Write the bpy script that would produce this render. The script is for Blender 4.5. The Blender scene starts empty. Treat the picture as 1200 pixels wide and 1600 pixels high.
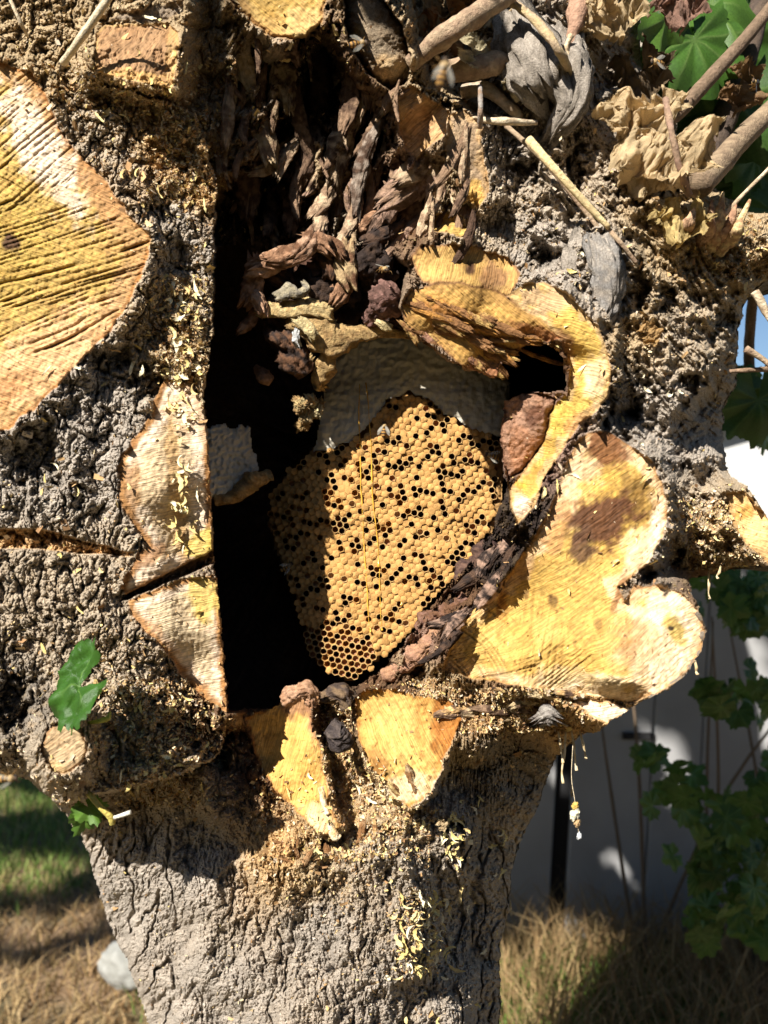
import bpy, math, random
import numpy as np
from mathutils import Vector, Matrix
R = math.radians
random.seed(7); rng = np.random.default_rng(7)
scene = bpy.context.scene

# ---------------------------------------------------------------- camera, sky, sun
FPX, CY, CZ = 1364.0, -0.66, 1.13
cam = bpy.data.objects.new('camera', bpy.data.cameras.new('camera'))
scene.collection.objects.link(cam); scene.camera = cam
cam.location = (0, CY, CZ); cam.rotation_euler = (R(90), 0, 0)
cam.data.sensor_fit = 'VERTICAL'; cam.data.sensor_height = 24; cam.data.lens = 24 * FPX / 1600
cam.data.clip_start = 0.02; cam.data.clip_end = 500
cam.data.dof.use_dof = True; cam.data.dof.focus_distance = 0.66; cam.data.dof.aperture_fstop = 5.0
SUN = Vector((.71, 1.0, -.98)).normalized()
sun = bpy.data.objects.new('sun', bpy.data.lights.new('sun', 'SUN'))
scene.collection.objects.link(sun)
sun.data.energy = 5.0; sun.data.angle = R(.5); sun.data.color = (1, .945, .86)
sun.rotation_euler = SUN.to_track_quat('-Z', 'Y').to_euler()
world = bpy.data.worlds.new('World'); scene.world = world; world.use_nodes = True
wn = world.node_tree.nodes; bg = wn['Background']
sky = wn.new('ShaderNodeTexSky'); sky.sky_type = 'NISHITA'; sky.sun_disc = False
sky.sun_elevation = math.asin(-SUN.z); sky.sun_rotation = math.atan2(-SUN.x, -SUN.y)
sky.air_density = 1.0; sky.dust_density = .4; sky.ozone_density = 4.0
world.node_tree.links.new(sky.outputs[0], bg.inputs[0]); bg.inputs[1].default_value = .05
scene.view_settings.view_transform = 'Standard'; scene.view_settings.look = 'None'
scene.view_settings.gamma = 1; scene.view_settings.use_curve_mapping = False
scene.view_settings.exposure = 1.12

# ---------------------------------------------------------------- numpy noise
_P = np.random.RandomState(3).permutation(4096)
def _h(ix, iy, iz=0): return _P[(_P[(_P[ix & 4095] + iy) & 4095] + iz) & 4095]
def _fade(t): return t * t * t * (t * (t * 6 - 15) + 10)
def perlin(x, y, s=0):
    xi = np.floor(x).astype(np.int64); yi = np.floor(y).astype(np.int64)
    fx = x - xi; fy = y - yi; u = _fade(fx); v = _fade(fy)
    def g(a, b, dx, dy):
        an = _h(a, b, s * 17 + 5) * (2 * np.pi / 4096); return np.cos(an) * dx + np.sin(an) * dy
    n00 = g(xi, yi, fx, fy); n10 = g(xi + 1, yi, fx - 1, fy)
    n01 = g(xi, yi + 1, fx, fy - 1); n11 = g(xi + 1, yi + 1, fx - 1, fy - 1)
    return 1.5 * ((n00 * (1 - u) + n10 * u) * (1 - v) + (n01 * (1 - u) + n11 * u) * v)
def fbm(x, y, o=4, s=0, g=.5):
    a = 1; t = 0
    for i in range(o): t = t + a * perlin(x * 2 ** i, y * 2 ** i, s + i); a *= g
    return t
def ridged(x, y, o=4, s=0, g=.55):
    a = 1; t = 0
    for i in range(o): t = t + a * (1 - 2 * np.abs(perlin(x * 2 ** i, y * 2 ** i, s + i))); a *= g
    return t
def worley(x, y, s=0):
    xi = np.floor(x).astype(np.int64); yi = np.floor(y).astype(np.int64)
    f1 = np.full(x.shape, 9.); f2 = f1.copy(); idd = np.zeros(x.shape)
    for a in (-1, 0, 1):
        for b in (-1, 0, 1):
            h1 = _h(xi + a, yi + b, s); h2 = _P[(h1 + 77) & 4095]
            d = np.hypot(xi + a + .15 + .7 * h1 / 4096. - x, yi + b + .15 + .7 * h2 / 4096. - y)
            n = d < f1; f2 = np.where(n, f1, np.minimum(f2, d)); idd = np.where(n, _P[(h2 + 9) & 4095] / 4096., idd); f1 = np.where(n, d, f1)
    return f1, f2, idd
def noise3(p, s=0):
    x, y, z = p[..., 0], p[..., 1], p[..., 2]
    return (perlin(x + .83 * z, y - .57 * z, s) + perlin(y + 11.3 + .4 * x, z + .37 * x, s + 1) + perlin(z - 7.7 - .45 * y, x + .61 * y, s + 2)) / 1.8
def fbm3(p, o=4, s=0, g=.55):
    a = 1; t = 0
    for i in range(o): t = t + a * noise3(p * 2 ** i, s + 3 * i); a *= g
    return t
def ss(x, a, b):
    t = np.clip((x - a) / (b - a), 0, 1); return t * t * (3 - 2 * t)
def sdf(u, v, poly):                        # positive inside
    d = np.full(u.shape, 1e9); ins = np.zeros(u.shape, bool); n = len(poly)
    for i in range(n):
        x0, y0 = poly[i]; x1, y1 = poly[(i + 1) % n]
        ex, ey = x1 - x0, y1 - y0; wx, wy = u - x0, v - y0
        t = np.clip((wx * ex + wy * ey) / (ex * ex + ey * ey + 1e-9), 0, 1)
        d = np.minimum(d, (wx - ex * t) ** 2 + (wy - ey * t) ** 2)
        if y0 != y1:
            c = (y0 > v) != (y1 > v)
            ins ^= c & (u < (x1 - x0) * (v - y0) / (y1 - y0) + x0)
    d = np.sqrt(d); return np.where(ins, d, -d)
def idw(u, v, pts, p=2., s=12.):
    pts = np.array(pts, float); k = pts.shape[1] - 2
    W = np.zeros(u.shape); A = np.zeros(u.shape + (k,))
    for q in pts:
        w = 1 / ((u - q[0]) ** 2 + (v - q[1]) ** 2 + s * s) ** p
        W += w; A += w[..., None] * q[2:]
    return A / W[..., None]

# ---------------------------------------------------------------- scene helpers
def P(u, v, y):                             # place of a photographed point at depth y
    d = y - CY; return np.stack([(u - 600) * d / FPX, y + 0 * u, CZ - (v - 800) * d / FPX], -1)
def PP(u, v, y):
    d = y - CY; return Vector(((u - 600) * d / FPX, y, CZ - (v - 800) * d / FPX))
def link(o, parent=None):
    scene.collection.objects.link(o)
    if parent is not None: o.parent = parent
    return o
def tag(o, label=None, cat=None, group=None, kind=None):
    for k, x in (('label', label), ('category', cat), ('group', group), ('kind', kind)):
        if x: o[k] = x
    return o
def empty(name, loc=(0, 0, 0)):
    o = bpy.data.objects.new(name, None); o.location = loc; o.empty_display_size = .01; return link(o)
def mesh(name, V, faces, mats, parent=None, col=None, smooth=True, midx=None):
    V = np.asarray(V, np.float32)
    me = bpy.data.meshes.new(name)
    if not isinstance(faces, (list, tuple)): faces = [faces]
    faces = [np.asarray(f, np.int32) for f in faces if len(f)]
    loops = np.concatenate([f.ravel() for f in faces]); tot = np.concatenate([np.full(len(f), f.shape[1], np.int32) for f in faces])
    st = np.concatenate([[0], np.cumsum(tot)[:-1]]).astype(np.int32)
    me.vertices.add(len(V)); me.vertices.foreach_set('co', V.ravel())
    me.loops.add(len(loops)); me.loops.foreach_set('vertex_index', loops)
    me.polygons.add(len(tot)); me.polygons.foreach_set('loop_start', st)
    me.polygons.foreach_set('use_smooth', np.full(len(tot), smooth))
    if not isinstance(mats, (list, tuple)): mats = [mats]
    for m in mats: me.materials.append(m)
    if midx is not None: me.polygons.foreach_set('material_index', np.asarray(midx, np.int32))
    me.update(calc_edges=True)
    if col is not None:
        c = np.ones((len(V), 4), np.float32); c[:, :3] = col
        me.color_attributes.new('Col', 'FLOAT_COLOR', 'POINT').data.foreach_set('color', c.ravel())
    return link(bpy.data.objects.new(name, me), parent)
def share(o, parent=None, M=None, keep=None):
    c = o.copy(); scene.collection.objects.link(c); c.parent = parent
    if M is not None: c.matrix_basis = M
    return c
def copy_tree(o, parent=None):
    c = o.copy(); scene.collection.objects.link(c); c.parent = parent
    for ch in list(o.children): copy_tree(ch, c)
    return c

# ---------------------------------------------------------------- materials
def material(name, color=None, attr=False, rough=.85, bump=0, bscale=500, var=.15, vscale=300, spec=.3, transl=0, det=4, sss=0, bdist=.001, coat=0, scratch=None):
    m = bpy.data.materials.new(name); m.use_nodes = True; N = m.node_tree.nodes; L = m.node_tree.links
    b = N['Principled BSDF']; b.inputs['Roughness'].default_value = rough; b.inputs['Specular IOR Level'].default_value = spec
    tc = N.new('ShaderNodeTexCoord')
    if attr:
        a = N.new('ShaderNodeAttribute'); a.attribute_name = 'Col'; src = a.outputs['Color']
    else:
        a = N.new('ShaderNodeRGB'); a.outputs[0].default_value = (*color, 1); src = a.outputs[0]
    n = N.new('ShaderNodeTexNoise'); n.inputs['Scale'].default_value = vscale; n.inputs['Detail'].default_value = det
    L.new(tc.outputs['Object'], n.inputs['Vector'])
    mr = N.new('ShaderNodeMapRange'); L.new(n.outputs['Fac'], mr.inputs['Value'])
    mr.inputs['From Min'].default_value = .3; mr.inputs['From Max'].default_value = .7
    mr.inputs['To Min'].default_value = 1 - var; mr.inputs['To Max'].default_value = 1 + var
    vm = N.new('ShaderNodeVectorMath'); vm.operation = 'SCALE'; L.new(src, vm.inputs[0]); L.new(mr.outputs[0], vm.inputs['Scale'])
    L.new(vm.outputs[0], b.inputs['Base Color']); sc_n = None
    if scratch is not None:
        mp = N.new('ShaderNodeMapping'); mp.inputs['Rotation'].default_value = (0, R(scratch), 0); mp.inputs['Scale'].default_value = (55, 1, 950)
        nd = N.new('ShaderNodeTexNoise'); nd.inputs['Scale'].default_value = 40; nd.inputs['Detail'].default_value = 1
        va = N.new('ShaderNodeVectorMath'); va.operation = 'MULTIPLY_ADD'; L.new(nd.outputs['Color'], va.inputs[0]); va.inputs[1].default_value = (.006, .006, .006); L.new(tc.outputs['Object'], va.inputs[2]); L.new(tc.outputs['Object'], nd.inputs['Vector'])
        mr2 = N.new('ShaderNodeMapRange'); sc_n = N.new('ShaderNodeTexNoise'); sc_n.inputs['Scale'].default_value = 1; sc_n.inputs['Detail'].default_value = 3
        vr = N.new('ShaderNodeVectorRotate'); vr.rotation_type = 'Y_AXIS'; vr.inputs['Angle'].default_value = R(scratch); L.new(va.outputs[0], vr.inputs['Vector'])
        mp.inputs['Rotation'].default_value = (0, 0, 0); L.new(vr.outputs[0], mp.inputs['Vector']); L.new(mp.outputs[0], sc_n.inputs['Vector']); L.new(sc_n.outputs['Fac'], mr2.inputs['Value'])
        mr2.inputs['From Min'].default_value = .35; mr2.inputs['From Max'].default_value = .6; mr2.inputs['To Min'].default_value = .66; mr2.inputs['To Max'].default_value = 1.08
        v2 = N.new('ShaderNodeVectorMath'); v2.operation = 'SCALE'; L.new(vm.outputs[0], v2.inputs[0]); L.new(mr2.outputs[0], v2.inputs['Scale']); L.new(v2.outputs[0], b.inputs['Base Color'])
    if coat: b.inputs['Coat Weight'].default_value = coat; b.inputs['Coat Roughness'].default_value = .15
    if bump:
        n2 = N.new('ShaderNodeTexNoise'); n2.inputs['Scale'].default_value = bscale; n2.inputs['Detail'].default_value = 5; n2.inputs['Roughness'].default_value = .65
        L.new(tc.outputs['Object'], n2.inputs['Vector'])
        bu = N.new('ShaderNodeBump'); bu.inputs['Strength'].default_value = bump; bu.inputs['Distance'].default_value = bdist
        L.new(n2.outputs['Fac'], bu.inputs['Height']); L.new(bu.outputs[0], b.inputs['Normal'])
        if sc_n:
            b2 = N.new('ShaderNodeBump'); b2.inputs['Strength'].default_value = .8; b2.inputs['Distance'].default_value = .0011; L.new(sc_n.outputs['Fac'], b2.inputs['Height']); L.new(bu.outputs[0], b2.inputs['Normal']); L.new(b2.outputs[0], b.inputs['Normal'])
    if sss:
        b.inputs['Subsurface Weight'].default_value = sss; b.inputs['Subsurface Radius'].default_value = (.002, .0012, .0005); b.inputs['Subsurface Scale'].default_value = 1
    if transl:
        t = N.new('ShaderNodeBsdfTranslucent'); mx = N.new('ShaderNodeMixShader'); mx.inputs[0].default_value = transl
        L.new(vm.outputs[0], t.inputs[0]); L.new(b.outputs[0], mx.inputs[1]); L.new(t.outputs[0], mx.inputs[2])
        L.new(mx.outputs[0], N['Material Output'].inputs[0])
    return m
M_bark = material('bark_surface', attr=True, rough=.92, bump=1, bscale=900, var=.34, vscale=700, bdist=.0024, det=6, spec=.15)
M_wood = material('sawn_wood', attr=True, rough=.75, bump=.5, bscale=700, var=.10, vscale=500, bdist=.0006, spec=.25)
M_woods = [material('sawn_wood', attr=True, rough=.75, bump=.5, bscale=700, var=.10, vscale=500, bdist=.0006, spec=.25, scratch=a) for a in (-22, 35, -60, 12, 75, -40)]
M_rot = material('rotten_wood_surface', attr=True, rough=.9, bump=1, bscale=420, var=.3, vscale=300, bdist=.002, spec=.15)
M_bits = material('sawdust_flakes', attr=True, rough=.85, var=.1, spec=.2)
M_leafdry = material('dry_leaf', attr=True, rough=.75, bump=.9, bscale=500, var=.2, vscale=160, transl=.35)
M_leaf = material('green_leaf', attr=True, rough=.42, bump=.3, bscale=120, var=.2, vscale=60, spec=.45, transl=.3)
M_twig = material('twig_surface', attr=True, rough=.85, bump=1, bdist=.002, bscale=450, var=.25, vscale=300)

# ================================================================ GROUND AND BACKGROUND
def gz(x, y): return 0.03 * np.sin(x * 1.3 + y * .7) + .02 * np.sin(y * 2.1 - x)
xs = np.linspace(-1, 1, 101); xs = np.sign(xs) * np.abs(xs) ** 3 * 120
gx, gy = np.meshgrid(xs, xs); nn = 101
idx = np.arange(nn * nn).reshape(nn, nn)
def gridq(idx): return np.stack([idx[:-1, :-1].ravel(), idx[:-1, 1:].ravel(), idx[1:, 1:].ravel(), idx[1:, :-1].ravel()], 1)
V = np.stack([gx.ravel(), gy.ravel(), (gz(gx, gy) * (np.hypot(gx, gy) < 8)).ravel()], 1)
mg = bpy.data.materials.new('soil_and_turf'); mg.use_nodes = True; N = mg.node_tree.nodes; L = mg.node_tree.links
n1 = N.new('ShaderNodeTexNoise'); n1.inputs['Scale'].default_value = 1.6; n1.inputs['Detail'].default_value = 8
cr = N.new('ShaderNodeValToRGB'); cr.color_ramp.elements[0].color = (.05, .06, .02, 1); cr.color_ramp.elements[1].color = (.2, .13, .07, 1)
cr.color_ramp.elements[0].position = .42; cr.color_ramp.elements[1].position = .58
tc = N.new('ShaderNodeTexCoord'); L.new(tc.outputs['Object'], n1.inputs['Vector']); L.new(n1.outputs['Fac'], cr.inputs[0]); L.new(cr.outputs[0], N['Principled BSDF'].inputs['Base Color'])
N['Principled BSDF'].inputs['Roughness'].default_value = .95
tag(mesh('ground', V, gridq(idx), mg), kind='structure')
# path beyond the lawn, on the left
m_path = material('path_concrete', (.42, .40, .37), rough=.9, bump=.4, bscale=60, var=.15, vscale=12)
pv = []; 
for i, x in enumerate(np.linspace(-9, 1.2, 40)):
    for y in (3.55, 5.2): pv.append((x, y + .08 * math.sin(x), .075))
pi = np.arange(80).reshape(40, 2)
tag(mesh('path', pv, gridq(pi), m_path), kind='structure')

def blades(n, xf, yf, hmin, hmax, wid, cols, seed, lean=.5, mask=None):
    r = np.random.default_rng(seed)
    x = r.uniform(*xf, n); y = r.uniform(*yf, n)
    if mask is not None:
        k = mask(x, y, r); x, y = x[k], y[k]; n = len(x)
    h = r.uniform(hmin, hmax, n); a = r.uniform(0, 2 * np.pi, n); la = r.uniform(0, 2 * np.pi, n); le = r.uniform(.1, lean, n) * h
    dx, dy = np.cos(a) * wid, np.sin(a) * wid; z = gz(x, y) - .01
    p0 = np.stack([x - dx, y - dy, z], 1); p1 = np.stack([x + dx, y + dy, z], 1)
    mx, my = x + np.cos(la) * le * .4, y + np.sin(la) * le * .4
    p2 = np.stack([mx + dx * .8, my + dy * .8, z + h * .6], 1); p3 = np.stack([mx - dx * .8, my - dy * .8, z + h * .6], 1)
    p4 = np.stack([x + np.cos(la) * le * 1.3, y + np.sin(la) * le * 1.3, z + h * .97], 1)
    V = np.stack([p0, p1, p2, p3, p4], 1).reshape(-1, 3); b = np.arange(n)[:, None] * 5
    cols = np.array(cols); c = cols[r.integers(0, len(cols), n)] * r.uniform(.7, 1.25, (n, 1))
    return V, [b + np.array([[0, 1, 2, 3]]), b + np.array([[3, 2, 4]])], np.repeat(c, 5, 0)
M_grass = material('grass_blades', attr=True, rough=.6, var=.15, vscale=30, transl=.35)
gr = [(.12, .22, .04), (.17, .28, .055), (.22, .29, .08), (.34, .30, .12)]
dr = [(.50, .36, .18), (.40, .27, .13), (.30, .19, .09), (.22, .16, .07)]
def grass(name, args, lab):
    V, Fa, c = args; o = mesh(name, V, Fa, M_grass, col=c, smooth=False); tag(o, lab, 'grass', kind='stuff')
def gm(x, y, r): return fbm(x * .9, y * .9, 3, 40) + (y - 1.5) * 1.1 + r.uniform(-.2, .2, len(x)) > 0
def dm(x, y, r): return fbm(x * .9, y * .9, 3, 40) + (y - 1.5) * 1.1 + r.uniform(-.2, .2, len(x)) < .15
grass('green_grass', blades(34000, (-2.6, -.1), (1.2, 3.6), .03, .09, .0024, gr, 1, .8, gm), 'short green lawn grass behind the trunk on the left')
grass('dry_grass', blades(40000, (-2.4, 1.6), (.8, 3.0), .02, .07, .0026, dr, 2, 1.4, dm), 'short straw coloured dry grass on the ground behind the trunk')
grass('tall_dry_grass', blades(5200, (.25, 1.8), (.95, 1.52), .05, .24, .0016, dr, 3, 1.0), 'tall dry tan grass standing at the foot of the grey fence')
grass('dark_grass', blades(5000, (.15, .75), (1.0, 1.5), .03, .08, .002, gr[:2], 5, .8), 'low green grass between the trunk and the grey fence')
# rock on the lawn
def ico(n):
    t = (1 + 5 ** .5) / 2
    V = [(-1, t, 0), (1, t, 0), (-1, -t, 0), (1, -t, 0), (0, -1, t), (0, 1, t), (0, -1, -t), (0, 1, -t), (t, 0, -1), (t, 0, 1), (-t, 0, -1), (-t, 0, 1)]
    Fc = [(0, 11, 5), (0, 5, 1), (0, 1, 7), (0, 7, 10), (0, 10, 11), (1, 5, 9), (5, 11, 4), (11, 10, 2), (10, 7, 6), (7, 1, 8), (3, 9, 4), (3, 4, 2), (3, 2, 6), (3, 6, 8), (3, 8, 9), (4, 9, 5), (2, 4, 11), (6, 2, 10), (8, 6, 7), (9, 8, 1)]
    V = [np.array(v) / np.linalg.norm(v) for v in V]
    for _ in range(n):
        c = {}; F2 = []
        def mid(a, b):
            k = (min(a, b), max(a, b))
            if k not in c: m = V[a] + V[b]; V.append(m / np.linalg.norm(m)); c[k] = len(V) - 1
            return c[k]
        for a, b, d in Fc:
            x, y, z = mid(a, b), mid(b, d), mid(d, a); F2 += [(a, x, z), (b, y, x), (d, z, y), (x, y, z)]
        Fc = F2
    return np.array(V), np.array(Fc)
ICO = {k: ico(k) for k in (2, 3, 4, 5)}
def blob(name, loc, size, rot, mat, cols, parent=None, sub=4, amp=.35, fr=1.6, seed=0, world=True):
    V, Fc = ICO[sub]; n = fbm3(V * fr + seed * 7.3, 5, seed); r = 1 + amp * n + amp * .5 * (np.abs(fbm3(V * fr * 2.7 + seed, 3, seed + 5)) * 2 - .7)
    W = V * r[:, None] * np.array(size); Rm = np.array(Matrix.Rotation(rot, 3, 'Y')); W = W @ Rm.T + np.array(loc)
    c = np.array(cols); t = ss(n + .4 * fbm3(V * 6 + seed, 3, seed + 9), -.5, .5)[:, None]
    col = c[0] * (1 - t) + c[1] * t
    if len(c) > 2: t2 = ss(fbm3(V * 3 + seed + 20, 4, seed + 30), .2, .6)[:, None]; col = col * (1 - t2) + c[2] * t2
    if parent is not None and world: W = W - np.array(parent.location)
    return mesh(name, W, Fc, mat, parent, col=col)
rk = blob('rock', (-.60, 1.42, .05), (.075, .06, .05), .3, material('rock_surface', attr=True, rough=.9, bump=.4, bscale=80), [(.22, .22, .2), (.28, .28, .26)], sub=3, amp=.15)
tag(rk, 'pale rounded grey rock lying on the lawn left of the trunk', 'rock')

# added leaf screen out of view, holds low sky light off the trunk
hr = np.random.default_rng(77); nh = 9000
ha = hr.uniform(0, 1, nh); hx = -9 + 18 * ha; hy = -5.2 - .9 * hr.random(nh) - .03 * hx ** 2 * 0; hz = 3.3 * hr.random(nh) * (1 + .12 * perlin(hx * .7, hx * 0, 71))
hq = np.array([(-.5, 0, -.4), (.5, .1, -.35), (.35, -.1, .5), (-.4, .1, .45)]); hv = hq[None] * hr.uniform(.16, .34, (nh, 1, 1)); hv[..., 1] += hr.uniform(-.08, .08, (nh, 4)); hv = hv + np.stack([hx, hy, hz], 1)[:, None]
hedge_blocker = mesh('hedge_blocker', hv.reshape(-1, 3), np.arange(nh * 4).reshape(-1, 4), M_leaf, col=np.repeat(np.array((.05, .09, .025)) * hr.uniform(.6, 1.3, (nh, 1)), 4, 0), smooth=False)
tag(hedge_blocker, 'unseen dark green leaf screen added behind the camera to cut sky light', 'hedge_blocker', kind='stuff')
# fence
def box(x0, x1, y0, y1, z0, z1, bv=.004):
    V = np.array([(x, y, z) for z in (z0, z1) for (x, y) in ((x0 + bv, y0), (x1 - bv, y0), (x1, y0 + bv), (x1, y1 - bv), (x1 - bv, y1), (x0 + bv, y1), (x0, y1 - bv), (x0, y0 + bv))])
    q = [(i, (i + 1) % 8, 8 + (i + 1) % 8, 8 + i) for i in range(8)]
    return V, [np.array(q), np.array([tuple(range(7, -1, -1)), tuple(range(8, 16))])]
m_fence = material('fence_paint', (.31, .31, .312), rough=.6, bump=.25, bscale=30, var=.14, vscale=6)
m_dark = material('gap_shade_and_hinge', (.02, .02, .022), rough=.8)  # near-black for the painted gap darkness, also for the hinge
fence = tag(empty('fence', (0.9, 1.55, 0)), 'grey board fence in leaf shade with one dark gap beside the trunk', 'fence')
x = .10; k = 0
edges = [(-.02, .138), (.142, .295), (.299, .468), (.510, .705), (.708, .83), (.833, 1.02), (1.023, 1.20), (1.203, 1.38), (1.383, 1.56), (1.563, 1.74), (1.743, 1.92), (1.923, 2.10), (2.103, 2.3), (2.303, 2.5)]
for a, b in edges:
    V, Fa = box(a, b, 1.54, 1.565, -.05, 1.07)
    V[:, 0] += (1.07 - V[:, 2]) * -.055; o = mesh('board', V - np.array(fence.location), Fa, m_fence, fence, smooth=False)
V, Fa = box(.40, .58, 1.567, 1.585, -.1, 1.0); V[:, 0] += (1.07 - V[:, 2]) * -.055; mesh('gap_shade', V - np.array(fence.location), Fa, m_dark, fence, smooth=False)  # black sheet behind the board gap, standing in for its darkness
for z in (.25, .85):
    V, Fa = box(-.02, 2.5, 1.587, 1.62, z, z + .08); mesh('rail', V - np.array(fence.location), Fa, m_fence, fence, smooth=False)
V, Fa = box(.60, .68, 1.53, 1.539, .56, .575, .001); mesh('hinge', V - np.array(fence.location), Fa, m_dark, fence, smooth=False)

# white shed behind the fence
m_white = material('white_paint', (.5, .5, .49), rough=.6, bump=.1, bscale=20, var=.05, vscale=4)
shed = tag(empty('shed', (3.0, 4.6, 0)), 'white painted shed with sloping roof edge seen behind the fence', 'shed')
SO = np.array(shed.location)
V, Fa = box(2.02, 5.0, 4.6, 7.0, 0, 1.62, .01); mesh('wall', V - SO, Fa, m_white, shed, smooth=False)
V = np.array([(1.95, 4.5, 1.60), (5.1, 4.5, 2.5), (5.1, 7.1, 2.5), (1.95, 7.1, 1.60), (1.95, 4.5, 1.70), (5.1, 4.5, 2.6), (5.1, 7.1, 2.6), (1.95, 7.1, 1.70)])
mesh('roof', V - SO, np.array([(0, 1, 2, 3), (7, 6, 5, 4), (0, 4, 5, 1), (1, 5, 6, 2), (2, 6, 7, 3), (3, 7, 4, 0)]), m_white, shed, smooth=False)
V = np.array([(2.02, 4.6, 1.62), (5.0, 4.6, 1.62), (5.0, 4.6, 2.44), (2.02, 4.64, 1.62), (5.0, 4.64, 1.62), (5.0, 4.64, 2.44)])
mesh('gable', V - SO, [np.array([(0, 1, 2), (5, 4, 3)]), np.array([(0, 2, 5, 3), (1, 4, 5, 2)])], m_white, shed, smooth=False)

# ---------------------------------------------------------------- leaves and sticks
def leaf_mesh(lobes=5, L=1., depth=.35, cup=.12, seed=0, col=(.08, .16, .03), vein=(.16, .24, .07), rings=5, teeth=.05, crump=0., n=80):
    """palmate leaf in the XZ plane, stalk at the origin, tip up +Z, unit size"""
    r0 = np.random.default_rng(seed); a = np.linspace(-np.pi * .93, np.pi * .93, n)
    s = np.linspace(-1, 1, lobes) * 2.15; ln = 1 - .12 * np.abs(np.linspace(-1, 1, lobes)) * 2.2; r = np.zeros(n)
    for q, l in zip(s, ln): r = np.maximum(r, l * (1 - depth * np.clip(np.abs(a - q) / .55, 0, 1) ** 1.1))
    r *= .62 * (1 + teeth * np.sign(np.sin(a * 23 + seed)) * np.abs(np.sin(a * 23 + seed)) + .04 * r0.normal(size=n)); 
    t = np.linspace(0, 1, rings + 1)[1:]
    rr = r[:, None] * t[None]; X = np.sin(a)[:, None] * rr * .95; Z = np.cos(a)[:, None] * rr * .8 + .0
    vd = np.min(np.abs(a[:, None] - s[None]), 1)[:, None] * rr
    Y = cup * (rr ** 2) * 1.6 * np.cos(a * 1.0)[:, None] + .05 * perlin(X * 3 + seed, Z * 3, 3) + .04 * np.clip(vd * 6, 0, 1) - .02
    V = np.concatenate([[[0, 0, 0]], np.stack([X, Y, Z], -1).reshape(-1, 3)])
    if crump:
        q = V * 4; V = V + crump * np.stack([perlin(q[:, 0] + 9, q[:, 2], 5), 1.3 * ridged(q[:, 0] * .8 + .3 * q[:, 2], q[:, 2] * .5, 3, 8, .4) - .6, perlin(q[:, 0], q[:, 2] + 4, 7)], 1)
        V[:, 1] += .18 * crump * (ridged((V[:, 0] + .5 * V[:, 2]) * 11 + seed, (V[:, 2] - .5 * V[:, 0]) * 4, 3, 11) - .5); V[:, 0] += .12 * crump * perlin(V[:, 0] * 16, V[:, 2] * 16, 12); V[:, 2] += .12 * crump * perlin(V[:, 0] * 16 + 5, V[:, 2] * 16, 13)
    i = 1 + np.arange(n * rings).reshape(n, rings)
    q = gridq(i); tr = np.stack([np.zeros(n - 1, int), i[:-1, 0], i[1:, 0]], 1)
    vv = np.concatenate([[0], vd.ravel()]); w = .6 * (1 - ss(vv, .003, .016))[:, None]
    col = np.array(col) * (1 - w) + np.array(vein) * w; col = col * (1 + .2 * perlin(V[:, 0] * 5 + seed, V[:, 2] * 5, 2))[:, None]
    return V * L, [q, tr], col
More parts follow.
